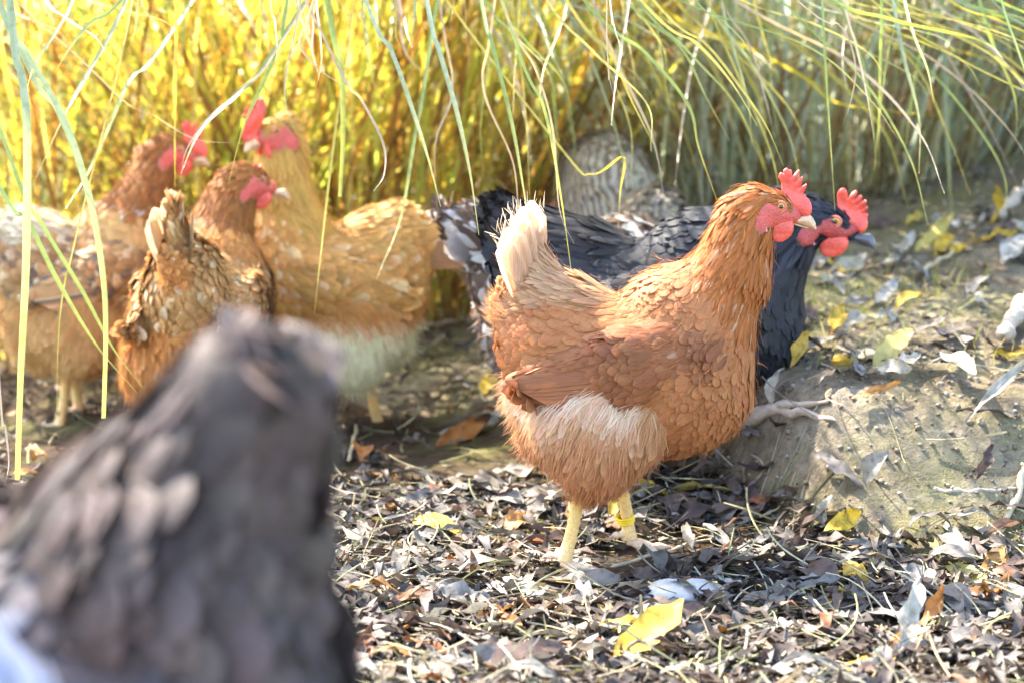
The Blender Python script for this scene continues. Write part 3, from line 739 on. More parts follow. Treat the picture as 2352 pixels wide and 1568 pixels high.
def clump(label, cx, cy, rx, ry, n, pal, mat, hgt, n_parts, lean=(0, 0), spread=.9, bend=(1.0, 2.4), wid=(.005, .011), th=(1.15, 1.5), group='clumps of tall grass'):
    root = bpy.data.objects.new('grass_clump', None); COL.objects.link(root)
    z0 = float(H(cx, cy)); root.location = (cx, cy, z0)
    tag(root, label, 'grass', group)
    mass = MB()
    for k in range(n):
        a = rng.uniform(0, 6.283); r = math.sqrt(rng.random())
        x, y = r * rx * math.cos(a), r * ry * math.sin(a)
        z = float(H(cx + x, cy + y)) - z0 - .01
        d = math.atan2(y / ry + lean[1] + rng.normal(0, .35), x / rx + lean[0] + rng.normal(0, .35))
        L = hgt * rng.uniform(.55, 1.15); nn = 13
        P = blade_path((x, y, z), d, L, rng.uniform(*th) - .25 * r * spread, rng.uniform(*bend), nn, rng.normal(0, .5))
        P += np.cumsum(rng.normal(0, .006, P.shape), 0)
        P[:, 2] = np.maximum(P[:, 2], np.asarray(H(P[:, 0] + cx, P[:, 1] + cy)) - z0 + .004)
        if cx < .3 and ((P[:, 1] + cy < 3.85) & (P[:, 2] + z0 < .52)).any(): continue
        side = np.array([-math.sin(d + rng.normal(0, .5)), math.cos(d + rng.normal(0, .5)), rng.normal(0, .2)])
        w = wprof(nn, rng.uniform(*wid))
        if k < n_parts:
            b = MB(); ribbon(b, P, w, bcol(pal, nn), side); obj('blade', b.mesh('blade', mat), root)
        else: ribbon(mass, P, w, bcol(pal, nn), side)
    for k in range(n // 2):
        a = rng.uniform(0, 6.283); x, y = rx * .95 * math.cos(a), ry * .95 * math.sin(a); L = rng.uniform(.25, .85)
        P = blade_path((x, y, float(H(cx + x, cy + y)) - z0), a + rng.normal(0, .6), L, rng.uniform(.9, 1.5), rng.uniform(1.2, 3.2), 13, rng.normal(0, 1.2)); P += np.cumsum(rng.normal(0, .008, P.shape), 0)
        P[:, 2] = np.maximum(P[:, 2], np.asarray(H(P[:, 0] + cx, P[:, 1] + cy)) - z0 + .004)
        ribbon(mass, P, wprof(13, rng.uniform(.003, .006)), np.array(random.choice([(.34, .19, .08), (.26, .15, .07), (.42, .28, .12), (.18, .11, .06)])), np.array([rng.normal(), rng.normal(), .2]))
    obj('foliage', mass.mesh('grass_foliage', mat), root, 'stuff')
    return root
gA = clump('tall golden arching grass clump right behind the buff hen', at(860, 500, 4.35)[0], 4.35, .34, .28, 780, STRAW, M['blade'], 1.65, 110, lean=(0, -.2), bend=(.6, 3.2), th=(1.0, 1.5), wid=(.004, .010))
gB = clump('golden backlit grass clump behind the hen at the picture\'s left edge', at(150, 500, 4.25)[0], 4.3, .42, .30, 680, STRAW, M['blade'], 1.6, 90, lean=(.1, -.15), bend=(.6, 3.2), th=(.95, 1.5), wid=(.004, .010))
gC = clump('wide grey-green grass clump standing behind the black hen', .64, 4.38, .60, .22, 1250, COOL, M['blade_cool'], 1.5, 120, lean=(.25, -.1), bend=(.15, 1.1), th=(1.15, 1.5), wid=(.005, .011))
gD = clump('blue-green grass clump at the far right on the rise', 1.32, 4.5, .42, .26, 560, COOL, M['blade_cool'], 1.4, 60, lean=(-.1, -.3), bend=(.3, 1.8), wid=(.005, .010))
# far growth beyond the clumps
mb = MB()
for k in range(2000):
    x = rng.uniform(-3.2, 3.4); y = rng.uniform(6.4, 10.5); P = blade_path((x, y, float(H(x, y))), rng.uniform(0, 6.28), rng.uniform(.8, 1.9), rng.uniform(1.1, 1.55), rng.uniform(.2, 1.6), 8)
    ribbon(mb, P, wprof(8, rng.uniform(.008, .016)), bcol([(.20, .19, .05), (.26, .20, .06), (.16, .17, .05), (.40, .34, .09)] if x < .2 else COOL[:3] + STRAW[-3:], 8), np.array([1, rng.normal(0, .5), 0]))  # left part coloured dark olive: painted shade for the gaps between clumps
fg_ = obj('far_grass', mb.mesh('far_grass', M['blade']), None, 'stuff'); tag(fg_, 'tall grass growing far behind the clumps', 'grass')

# long blades that hang down in front, read off the photograph: (pixel path, depth at start, depth at end, width px, colour, parent)
BL, YG, YL, DR = (.29, .37, .25), (.27, .37, .12), (.50, .42, .08), (.46, .36, .26)
HANG = [
 ([(28, 60), (50, 175), (62, 300), (60, 600), (48, 850), (40, 1100)], 2.75, 2.55, 19, BL, gB),
 ([(0, 10), (60, 120), (150, 280), (205, 450), (235, 620), (243, 760), (238, 960)], 2.9, 2.75, 15, BL, gB),
 ([(50, 120), (130, 250), (185, 390), (215, 520), (240, 640)], 2.95, 2.85, 12, BL, gB),
 ([(0, 430), (60, 500), (130, 640), (220, 790), (318, 905)], 2.9, 2.8, 11, YG, gB),
 ([(30, 380), (100, 520), (190, 670), (260, 800), (330, 892)], 2.95, 2.85, 10, YG, gB),
 ([(290, 0), (200, 170), (150, 260), (60, 460)], 3.2, 3.0, 10, BL, gB),
 ([(375, 100), (300, 180), (250, 290), (200, 400), (150, 480)], 3.3, 3.1, 11, YG, gA),
 ([(640, 100), (540, 220), (460, 300), (415, 400)], 3.1, 2.95, 12, YG, gA),
 ([(660, 0), (640, 100), (600, 200), (560, 290), (525, 420)], 3.1, 2.95, 9, YG, gA),
 ([(404, 120), (402, 250), (402, 430)], 3.2, 3.15, 9, YL, gA),
 ([(752, 0), (782, 150), (788, 300), (781, 452)], 3.0, 2.9, 13, YG, gA),
 ([(840, 0), (900, 120), (950, 260), (985, 370), (1012, 475)], 2.95, 2.75, 10, BL, gA),
 ([(980, 0), (1010, 120), (1050, 260), (1080, 400), (1100, 540)], 2.95, 2.75, 11, BL, gA),
 ([(1105, 0), (1130, 100), (1175, 280), (1200, 420), (1215, 520)], 3.0, 2.8, 9, YG, gA),
 ([(760, 120), (830, 230), (880, 330), (882, 400), (858, 440)], 2.9, 2.8, 6, DR, gA),
 ([(985, 120), (950, 330), (920, 500), (865, 640)], 3.3, 3.1, 9, YG, gA),
 ([(1185, 100), (1250, 250), (1288, 450), (1312, 622)], 2.95, 2.85, 11, YG, gA),
 ([(1150, 0), (1230, 160), (1270, 300), (1285, 480), (1318, 560)], 2.9, 2.8, 5, DR, gA),
 ([(1300, 0), (1400, 120), (1450, 230), (1500, 330)], 3.1, 2.95, 8, YL, gA),
 ([(1340, 0), (1480, 120), (1580, 240), (1605, 340), (1650, 470)], 3.0, 2.9, 8, YG, gA),
 ([(1280, 330), (1360, 400), (1432, 360), (1425, 440), (1420, 520)], 3.1, 3.0, 9, YL, gA),
 ([(1500, 0), (1620, 100), (1700, 200), (1760, 290), (1800, 382)], 2.9, 2.78, 9, YL, gA),
 ([(1480, 10), (1600, 100), (1680, 190), (1740, 290)], 3.0, 2.85, 9, YL, gA),
 ([(1520, 20), (1700, 100), (1850, 180), (1920, 236), (2070, 258), (2200, 268)], 3.7, 3.6, 10, YL, gC),
 ([(1900, 0), (2050, 90), (2170, 200), (2270, 330), (2310, 420), (2306, 500)], 3.4, 3.3, 8, YG, gC),
 ([(1700, 0), (1850, 120), (1960, 220), (2040, 320), (2085, 480)], 3.8, 3.6, 10, YL, gC),
 ([(2160, 0), (2172, 200), (2180, 400), (2188, 500)], 4.0, 3.9, 11, BL, gC),
 ([(2120, 0), (2190, 150), (2260, 270), (2340, 430)], 3.6, 3.5, 6, DR, gC),
 ([(1830, 0), (1930, 60), (1965, 150), (1955, 230), (1935, 290)], 3.0, 2.9, 5, DR, gC),
 ([(720, 0), (700, 60), (690, 110), (745, 170), (820, 210)], 2.9, 2.85, 6, DR, gA),
 ([(680, 60), (660, 150), (655, 230), (682, 312)], 2.9, 2.85, 5, DR, gA),
 ([(650, 90), (560, 200), (480, 270), (428, 345), (416, 410)], 2.95, 2.9, 7, DR, gA),
 ([(230, 180), (360, 270), (450, 320), (560, 330)], 3.1, 3.05, 4, DR, gA),
 ([(800, 100), (770, 300), (748, 480), (735, 600), (722, 722)], 3.1, 2.9, 6, YL, gA),
 ([(175, 540), (150, 640), (135, 760), (130, 950)], 2.9, 2.8, 5, YL, gB),
 ([(1395, 110), (1400, 180), (1422, 262)], 2.75, 2.7, 4, DR, gA),
 ([(1400, 0), (1410, 60), (1432, 130)], 2.8, 2.7, 4, DR, gA),
 ([(0, 900), (12, 980), (20, 1060), (12, 1110)], 2.8, 2.7, 5, DR, gB),
 ([(1010, 0), (1040, 200), (1000, 330), (1005, 500)], 3.2, 3.1, 6, DR, gA),
 ([(1135, 20), (1110, 200), (1180, 380), (1190, 560)], 3.1, 3.0, 6, DR, gA),
]
for k in range(150):
    x0 = rng.uniform(-60, 2300); sweep = (60 + 520 * sst(900, 1500, x0)) * rng.uniform(-.2, 1.1) if x0 > 500 else rng.normal(0, 130)
    y1 = rng.uniform(120, 520) if x0 < 2000 else rng.uniform(100, 420); d0 = rng.uniform(3.05, 3.9); m_ = rng.uniform(.35, .6)
    if x0 < 1050:
        if rng.random() < .45: continue
        y1 = rng.uniform(60, 250)
    HANG.append(([(x0, -30), (x0 + sweep * m_, y1 * .32), (x0 + sweep * .85, y1 * .68), (x0 + sweep + rng.normal(0, 12), y1)], d0, d0 - rng.uniform(.05, .3), rng.uniform(3.5, 8.5), [YG, YL, DR, BL, YL, YG][rng.integers(6)], gA if 450 < x0 < 1500 else (gB if x0 <= 450 else gC)))
for (px, d0, d1, w, c, par) in HANG:
    n = len(px); P = [at(x, y, d0 + (d1 - d0) * k / (n - 1)) for k, (x, y) in enumerate(px)]
    base = np.array(par.location); p0 = P[0]; tdir = nrm(P[0] - P[1])
    a1 = p0 + tdir * .30 + A3(0, .10, .10); mid = (base + A3(0, -.05, 0)) * .45 + a1 * .55; mid[2] = a1[2] + .18
    up = base * .8 + mid * .2; up[2] = base[2] + .75
    Q = catmull([base + A3(rng.normal(0, .1), rng.normal(0, .08), 0), up, mid, a1] + P, 56)
    wm = w * KX * (d0 + d1) / 2; s = np.linspace(0, 1, 56)
    cut = w > 12
    wd = wm * np.minimum(.6 + s, 1) * (1 - sst(.72, 1, s) * (.35 if cut else .9))
    c0 = np.array(c); yel = np.array((.55, .48, .08)) if c is not DR else c0; ww = sst(.6, .95, s)[:, None] * .6
    b = MB(); ribbon(b, Q - base, wd, c0 * (1 - ww) + yel * ww, np.array([1, rng.normal(0, .4), rng.normal(0, .2)]), .15)
    obj('blade', b.mesh('hanging_blade', M['blade']), par)

# ------------------------------------------------------------------ hens
def bx(px, Y): return (at(px, 784, Y)[0], Y)
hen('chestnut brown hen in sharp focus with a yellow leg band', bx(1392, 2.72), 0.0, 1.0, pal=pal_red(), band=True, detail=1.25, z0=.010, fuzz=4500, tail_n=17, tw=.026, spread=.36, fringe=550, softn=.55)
hen('black hen with a red comb standing behind the chestnut hen', bx(1436, 3.08), 0.0, (1.36, 1.18, 1.15), neck=[(.102, 0, .25, .074), (.132, 0, .285, .048), (.150, 0, .303, .035), (.160, 0, .310, .026)],
    head=((.170, 0, .312), (1, -.12, -.18)), pal=pal_black(), mat='feather_black', comb='comb2', beak='beak_dark', z0=-.008, down=False, tail=[(-.070, 0, .265, .048), (-.092, 0, .288, .036), (-.104, 0, .305, .024)], tail_n=7, fan=.2, tlen=.42, faceclip=.74, softn=.75)
hen('buff hen facing left with white fluff on its belly', bx(789, 3.52), math.pi, 1.05, neck=[(.07, 0, .262, .066), (.083, 0, .33, .043), (.084, 0, .37, .035), (.080, 0, .395, .028)],
    head=((.078, 0, .420), (.75, .66, -.08)), pal=pal_buff(), tail=[(-.070, 0, .252, .05), (-.105, 0, .262, .036), (-.130, 0, .270, .022)], spread=.2, quills=False, detail=1.0, softn=.45, fuzz=3000, comb='comb2', z0=-.005)
hen('tan hen seen from behind with its head turned right', bx(458, 3.27), math.radians(82), 1.0, neck=[(.085, 0, .262, .066), (.11, -.008, .315, .043), (.12, -.018, .345, .035), (.125, -.026, .364, .028)],
    head=((.13, -.030, .374), (.30, -.95, -.12)), pal=pal_rear(), detail=1.05, softn=.35, fuzz=4000, z0=.0, tail=[(-.070, 0, .262, .042), (-.092, 0, .310, .022), (-.100, 0, .345, .009)], spread=.10, tail_n=7, fan=.2, tlen=.8)
hen('brown-necked hen with pale speckled body behind the hanging blades', bx(165, 3.6), math.radians(36), 1.0, pal=pal_tan(.7, .12), tail=[(-.07, 0, .252, .05), (-.100, 0, .272, .032), (-.118, 0, .288, .016)], detail=.95, softn=.45, fuzz=4000,
    neck=[(.085, 0, .262, .066), (.125, 0, .318, .044), (.142, 0, .355, .033), (.155, 0, .385, .025)], head=((.163, 0, .395), (.8, -.6, -.06)), z0=.0)
hen('brown and white mottled hen, only its tail showing beside the buff hen', bx(1290, 3.34), math.radians(8), 1.0, pal=pal_mottled(), neck=[(.085, 0, .25, .066), (.14, 0, .21, .043), (.17, 0, .17, .033), (.18, 0, .15, .025)],
    head=((.188, 0, .135), (.6, 0, -.8)), tail=[(-.075, 0, .268, .05), (-.115, 0, .300, .036), (-.140, 0, .315, .022)], spread=.2, detail=.8, z0=.0, fan=.2, tlen=.6, bigf=1.25)
hen('grey barred hen with its back turned, half hidden behind the black hen', bx(1440, 3.85), math.radians(122), 1.08, pal=pal_barred(), mat='feather_barred', neck=[(.045, 0, .262, .085), (.055, 0, .30, .076), (.065, 0, .325, .062), (.085, 0, .325, .045)],
    head=((.115, 0, .305), (1, 0, -.6)), tail=[(-.07, 0, .24, .05), (-.105, 0, .24, .032), (-.125, 0, .24, .018)], detail=.8, z0=-.012)
hen('large dark grey-brown hen close to the camera with its tail raised', bx(196, 1.38), math.radians(150), 1.17, pal=pal_grey(), pitch=.30, neck=[(.085, 0, .25, .07), (.14, 0, .235, .045), (.19, 0, .2, .034), (.21, 0, .17, .027)],
    head=((.22, 0, .155), (.7, 0, -.7)), detail=.72, softn=.3, z0=.006, tail=[(-.072, 0, .248, .058), (-.112, 0, .274, .055), (-.140, 0, .300, .044)], tail_n=0, quills=False, allround=True, rump=True, bigf=1.5)
hen('white hen cut off by the bottom left corner', (-.296, 1.13), 0.0, 1.1, pal=pal_white(), pitch=.55, tail=[(-.07, 0, .25, .045), (-.11, 0, .24, .03), (-.13, 0, .23, .018)], neck=[(.085, 0, .25, .07), (.13, 0, .25, .045), (.16, 0, .24, .034), (.18, 0, .22, .027)],
    head=((.19, 0, .21), (.9, 0, -.3)), detail=.6, down=False, z0=.0)

# ------------------------------------------------------------------ fallen leaves
GREY = [(.19, .165, .14), (.245, .215, .185), (.14, .115, .095), (.30, .275, .245)]
PLUM = [(.115, .075, .060), (.155, .10, .078), (.09, .062, .052), (.18, .13, .10)]
PALE = [(.30, .27, .21), (.38, .34, .26), (.28, .26, .225), (.46, .43, .38)]
YELL = [(.50, .33, .03), (.44, .28, .04), (.48, .40, .10), (.42, .34, .11)]
RUST = [(.34, .13, .03), (.28, .10, .035), (.42, .20, .05), (.24, .12, .06)]
for nme, t in (('grey', GREY), ('plum', PLUM), ('pale', PALE), ('yellow', YELL), ('rust', RUST)):
    M['leaf_' + nme] = leaf_mat('leaf_' + nme, .18, .55, .22, [tuple(v * (.8 if nme in ('grey', 'plum') else 1) for v in q) for q in t], .85)
def leaf_shape(L, Wd, curl, twist, wave, n=10, seed=0, broad=False, ragged=.12):
    r = np.random.default_rng(seed); s = np.linspace(0, 1, n)
    th = curl * (s - .5); x = np.cumsum(np.cos(th)) * L / n; z = np.cumsum(np.sin(th)) * L / n; x -= x.mean(); z -= z.min()
    w = Wd * .5 * np.sin(np.pi * np.clip(s * .96 + .02, 0, 1)) ** (.55 if broad else .8) * (1 + r.normal(0, ragged, n)); w = np.maximum(w, .0006)
    tw = twist * (s - .5)
    V = []
    for q in (-1, -.5, 0, .5, 1):
        lat = w * q; cup = .35 * np.abs(w * q) + wave * .004 * np.sin(s * 14 + q * 2 + r.uniform(0, 6)) * abs(q)
        V.append(np.stack([x, lat * np.cos(tw), z + lat * np.sin(tw) + cup], 1))
    V = np.stack(V, 1); i = np.arange(n - 1)[:, None] * 5; j = np.arange(4)[None]
    F = np.stack([i + j, i + j + 1, i + 5 + j + 1, i + 5 + j], -1).reshape(-1, 4)
    return V.reshape(-1, 3), F
LEAF = []
for k in range(16):
    V, F = leaf_shape(.085 * rng.uniform(.8, 1.15), .019 * rng.uniform(.7, 1.3), rng.normal(0, 1.1), rng.normal(0, 1.2), rng.uniform(.3, 1.4), 10, k)
    b = MB(); b.add(V, F, np.array([1, 1, 1])); LEAF.append(b.mesh('fallen_leaf', M['leaf_grey']))
def ground_normal(x, y):
    e = .02; return nrm(A3(-(H(x + e, y) - H(x - e, y)) / (2 * e), -(H(x, y + e) - H(x, y - e)) / (2 * e), 1))
def put_leaf(x, y, dz, yaw, tilt, me, mat, sc, label, group=None, roll=0.0):
    o = obj('fallen_leaf', me)
    o.material_slots[0].link = 'OBJECT'; o.material_slots[0].material = M['leaf_' + mat]
    n = Vector(ground_normal(x, y).tolist())
    o.matrix_basis = Matrix.Translation((x, y, float(H(x, y)) + dz)) @ Vector((0, 0, 1)).rotation_difference(n).to_matrix().to_4x4() @ Matrix.Rotation(yaw, 4, 'Z') @ Matrix.Rotation(tilt, 4, 'Y') @ Matrix.Rotation(roll, 4, 'X') @ Matrix.Diagonal((*sc, 1))
    tag(o, label, 'leaf', group or 'fallen leaves')
FEET = [(bx(1392, 2.72)[0] - .03, 2.66), (bx(1392, 2.72)[0] + .04, 2.76)]
# noticeable leaves, one by one: px, py, length px, yaw(deg in the picture plane of the ground), tilt, roll, colour, width factor, label
SPEC = [
 (2295, 535, 85, 60, -1.2, .3, 'yellow', 1.6, 'bright yellow leaf standing upright at the far right of the bank'),
 (2145, 555, 170, 25, -.1, .2, 'yellow', 1.0, 'long yellow leaf lying slanted beside the black hen'),
 (2210, 582, 70, 10, 0, 0, 'yellow', 1.0, 'short deep-yellow leaf at the end of a pale stalk'),
 (2290, 562, 110, 0, 0, .2, 'yellow', .8, 'slim yellow leaf behind the crossed pale straws'),
 (2050, 828, 205, 24, -.1, .3, 'yellow', 1.1, 'large pale yellow-green leaf on the bank right of the hens'),
 (1836, 862, 90, 85, -.9, .4, 'yellow', 1.2, 'upright yellow-green leaf by the black hen\'s breast'),
 (2195, 888, 75, -50, -.3, .2, 'pale', 1.6, 'small white leaf with wavy edges on the bank'),
 (1935, 640, 110, 28, 0, .3, 'pale', 1.2, 'pale leaf right under the black hen\'s beak'),
 (2060, 600, 150, 32, 0, .2, 'pale', .9, 'long whitish leaf below the slanted yellow one'),
 (2330, 590, 140, 32, -.1, .2, 'pale', 1.1, 'cream leaf lying across the right edge of the bank'),
 (2020, 1180, 150, 76, -1.25, .1, 'pale', 1.1, 'stiff pale leaf standing on end against the bank'),
 (1935, 1235, 100, 10, .3, .9, 'yellow', 1.4, 'curled olive-yellow leaf at the foot of the bank'),
 (1905, 1230, 80, 60, -1.0, .5, 'pale', 1.1, 'pale curled leaf arching beside the olive one'),
 (2190, 1342, 120, -20, -.1, .4, 'yellow', 1.7, 'broad yellow leaf with dark spots at lower right'),
 (2300, 1350, 120, -10, -.1, .3, 'yellow', 1.2, 'yellow leaf at the right edge above a reddish one'),
 (2215, 1398, 190, 8, -.1, .3, 'rust', 1.2, 'long reddish-brown leaf at lower right'),
 (2140, 1475, 110, 80, -.9, .5, 'rust', 1.2, 'orange-brown leaf curling upright at lower right'),
 (2085, 1510, 120, 45, -.4, .7, 'pale', 1.0, 'white curled leaf at the bottom right'),
 (1590, 1160, 80, 5, -.2, .3, 'rust', 1.3, 'small orange leaf under the chestnut hen\'s breast'),
 (1185, 1243, 95, 12, -.3, .4, 'rust', 1.7, 'orange-brown folded leaf behind the chestnut hen\'s heel'),
 (1010, 1238, 150, -12, -.1, .3, 'yellow', 1.3, 'tan and yellow leaf left of the chestnut hen\'s feet'),
 (1110, 1432, 180, -12, -.1, .3, 'rust', 1.1, 'long brown leaf with an orange edge near the bottom'),
 (1190, 1552, 170, 20, -.2, .2, 'plum', 2.2, 'broad pinkish-grey leaf at the bottom edge'),
 (1490, 1515, 150, 15, -.4, .4, 'yellow', 1.6, 'blurred ochre leaf at the bottom edge'),
 (1370, 1478, 90, -12, -.1, .2, 'yellow', .9, 'thin ochre leaf pointing at the blurred ochre leaf'),
 (1170, 1155, 95, -45, -.2, .3, 'pale', .9, 'pale rolled leaf lying left of the chestnut hen\'s leg'),
 (1275, 1200, 60, -60, -.9, .2, 'pale', 1.6, 'small white leaf upright behind the chestnut hen\'s leg'),
 (1410, 1215, 55, 60, -.6, .2, 'yellow', 1.0, 'tiny yellow leaf between the chestnut hen\'s legs'),
 (1960, 1345, 70, -15, -.1, .3, 'yellow', 1.6, 'small mottled yellow leaf among grey litter'),
 (2000, 1545, 150, 4, -.1, .2, 'yellow', 1.2, 'pale yellow leaf along the bottom edge'),
 (830, 1495, 110, 8, -.1, .2, 'yellow', .8, 'blurred yellow leaf beside the dark hen\'s fluff'),
 (1130, 885, 60, 20, -.2, .3, 'yellow', 1.3, 'green-yellow leaf lying behind the chestnut hen\'s tail'),
 (1120, 985, 90, 10, -.2, .3, 'pale', 1.0, 'sunlit pale leaf touching the chestnut hen\'s fluff'),
 (1060, 1010, 110, 15, -.2, .5, 'rust', 1.6, 'dark rusty leaf behind the chestnut hen\'s fluff'),
 (1890, 800, 130, 5, -.05, .2, 'pale', .6, 'thin white straw-like leaf right of the black hen'),
 (1920, 790, 70, 40, -.4, .4, 'yellow', 1.2, 'tan leaf crumpled over a thin white straw'),
 (1790, 905, 90, 14, -.1, .2, 'pale', 1.0, 'pale leaf lying between both standing hens and the root'),
 (2010, 915, 120, 8, -.05, .2, 'rust', .5, 'narrow orange-brown leaf on the bank above the bare earth'),
 (2290, 915, 160, 20, -.05, .2, 'pale', .6, 'narrow tan leaf crossing the bank at the right edge'),
 (2330, 830, 100, 5, -.1, .2, 'yellow', 1.0, 'yellowish leaf at the right edge over the bare earth'),
 (1690, 1290, 150, -14, -.1, .3, 'grey', 1.5, 'broad grey leaf in front of the hen\'s banded leg'),
 (1850, 1290, 120, -10, -.2, .3, 'plum', 1.8, 'dark purple-brown leaf below the stiff pale leaf'),
 (1880, 1350, 110, -20, -.2, .3, 'plum', 1.5, 'bluish-brown leaf below a dark purple-brown one'),
 (1330, 1350, 200, -10, -.1, .3, 'grey', 1.2, 'long grey leaf in front of the chestnut hen\'s toes'),
]
for k, (px, py, lp, yw, tl, rl, mt, wf, lb) in enumerate(SPEC):
    p = ground_hit(px, py); m = 1.3 * lp * KX * p[1] / .085
    a = math.radians(yw); yaw_ = math.atan2(math.sin(a) * 3.2, math.cos(a)) if abs(tl) < .7 else math.radians(yw - 60)
    k2 = math.cos(yaw_) ; s_ = min(m / max(.45, math.hypot(k2, math.sin(yaw_) * .3)), 2.2)
    if abs(tl) >= .7: s_ = m
    me = LEAF[k % 16]; put_leaf(p[0], p[1], .008 + (.5 * .085 * s_ * abs(math.sin(tl)) if abs(tl) > .25 else 0), yaw_, tl, me, mt, (s_, s_ ** .5 * wf, 1), lb, 'noticeable fallen leaves', rl)
kinds = [('grey', .50, 'dry grey willow leaf'), ('plum', .34, 'dark purple-brown leaf'), ('pale', .07, 'pale bleached leaf'), ('yellow', .04, 'small yellow fallen leaf'), ('rust', .05, 'small rusty-brown fallen leaf')]
def zone(px, py):
    if py < 1180: return 'in the litter behind the chestnut hen\'s legs' if px < 1500 else 'at the foot of the earth bank'
    if px < 1180: return 'in the litter beside the dark hen' if py < 1400 else 'at the bottom edge beside the dark hen'
    if px < 1750: return 'in the litter before the chestnut hen\'s feet' if py < 1400 else 'at the bottom edge below the chestnut hen'
    return 'in the litter below the earth bank' if py < 1400 else 'in the bottom right corner of the litter'
def one_leaf(px, py, p, k, sc, where, dz):
    lb = kinds[k][2] + ' ' + where
    put_leaf(p[0], p[1], dz, rng.uniform(0, 6.28), rng.normal(0, .22), LEAF[rng.integers(16)], kinds[k][0], (sc, sc * rng.uniform(.8, 1.5), rng.uniform(.6, 1.2)), lb, lb.replace('leaf', 'leaves'), rng.normal(0, .4))
cnt = 0
while cnt < 205:
    px, py = rng.uniform(760, 2340), 1000 + 568 * rng.random() ** .8
    p = ground_hit(px, py)
    if p[1] > bank_front(p[0]) - .03 and rng.random() < .85: continue
    if any(abs(p[0] - a) < .045 and -.06 < p[1] - b < .02 for a, b in FEET): continue
    one_leaf(px, py, p, rng.choice(5, p=[q[1] for q in kinds]), rng.uniform(.6, 1.3), zone(px, py), rng.uniform(.004, .016)); cnt += 1
for k in range(36):
    px, py = rng.uniform(1790, 2345), rng.uniform(500, 880); p = ground_hit(px, py)
    one_leaf(px, py, p, rng.choice(5, p=[.2, .15, .35, .2, .1]), rng.uniform(.7, 1.25), 'on the upper bank behind the black hen' if py < 700 else 'on the earth bank right of the black hen', rng.uniform(.006, .014))

# the crumbled rest of the litter
M['litter'] = leaf_mat('litter', .12, .55, .28, None, .8)
ALLC = np.array(GREY * 4 + PLUM * 5 + PALE[:3] + RUST[1:4] + [(.20, .15, .10), (.26, .20, .13), (.16, .12, .08)] * 3) * .56
mb = MB(); tmpl = [leaf_shape(1.0, .135, rng.normal(0, 1.3), rng.normal(0, 1.4), 14, 7, 100 + k, ragged=.22) for k in range(24)]
def near_foot(x, y): return any(abs(x - a) < .055 and -.085 < y - b < .03 for a, b in FEET)
def litter_at(n, xr, yr, smin, smax, dens):
    for k in range(n):
        x, y = rng.uniform(*xr), rng.uniform(*yr)
        if rng.random() > dens(x, y): continue
        if near_foot(x, y): continue
        V, F = tmpl[rng.integers(24)]; s = rng.uniform(smin, smax) ; V = V * np.array([s, s * rng.uniform(.7, 1.35), s * .8])
        a, t, r = rng.uniform(0, 6.28), rng.normal(0, .16), rng.normal(0, .28)
        R = np.array((Matrix.Rotation(a, 3, 'Z') @ Matrix.Rotation(t, 3, 'Y') @ Matrix.Rotation(r, 3, 'X')))
        c = ALLC[rng.integers(len(ALLC))] * rng.uniform(.7, 1.25)
        mb.add(V @ R.T + np.array([x, y, float(H(x, y)) + rng.uniform(0, .014)]), F, c)
front = lambda x, y: float(1 - .93 * sst(-.06, .04, y - bank_front(x)) * sst(.0, .35, x)) * (1 if x > -.2 or y < 2.9 else .7)
litter_at(5600, (-1.0, .85), (1.9, 3.1), .035, .105, front)
litter_at(5200, (-1.0, .85), (1.9, 3.1), .012, .040, front)
litter_at(2500, (-1.3, 1.2), (3.0, 5.2), .03, .08, lambda x, y: .75 if x < .1 else .35)
obj('leaf_litter', mb.mesh('leaf_litter', M['litter']), None, 'stuff'); tag(bpy.data.objects['leaf_litter'], 'crumbled dry leaf litter covering the ground', 'leaf litter')
# straw and dead grass bits
mb = MB()
for k in range(5200):
    if k < 4000: x, y = rng.uniform(-.9, .85), rng.uniform(1.9, 3.05)
    else: x, y = rng.uniform(-1.2, 1.3), rng.uniform(2.9, 5.0)
    if rng.random() > max(.12, front(x, y)) or (near_foot(x, y) and k % 3): continue
    L = rng.uniform(.02, .10); a = rng.uniform(0, 6.28)
    P = blade_path((x, y, float(H(x, y)) + rng.uniform(.004, .02)), a, L, rng.normal(.06, .25), rng.normal(.15, .5), 7, rng.normal(0, .8))
    P[:, 2] = np.maximum(P[:, 2], np.asarray(H(P[:, 0], P[:, 1])) + .003)
    ribbon(mb, P, np.full(7, rng.uniform(.0010, .0026)), np.array(random.choice([(.44, .36, .20), (.36, .30, .14), (.30, .24, .15), (.42, .38, .26), (.28, .28, .12), (.16, .12, .09)])) * rng.uniform(.7, 1.1), None, .2)
obj('straw', mb.mesh('straw', M['litter']), None, 'stuff'); tag(bpy.data.objects['straw'], 'thin broken straw strewn over the litter', 'straw')
# short green sprouts and dead stems on the bank
mb = MB()
for k in range(2600):
    x, y = rng.uniform(.15, 1.5), rng.uniform(3.0, 5.2)
    if y < bank_front(x) + .12: continue
    if wobble(x, y, 9, 4) < -.05: continue
    P = blade_path((x, y, float(H(x, y)) - .002), rng.uniform(0, 6.28), rng.uniform(.015, .05), rng.uniform(.8, 1.5), rng.uniform(.2, 1.6), 5)
    ribbon(mb, P, wprof(5, rng.uniform(.0012, .0026)), np.array(random.choice([(.20, .26, .04), (.28, .28, .08), (.36, .30, .13), (.24, .22, .08)])), None, .2)
obj('sprouting_grass', mb.mesh('sprouting_grass', M['blade_cool']), None, 'stuff'); tag(bpy.data.objects['sprouting_grass'], 'short sprouting grass and moss on the bank', 'grass')

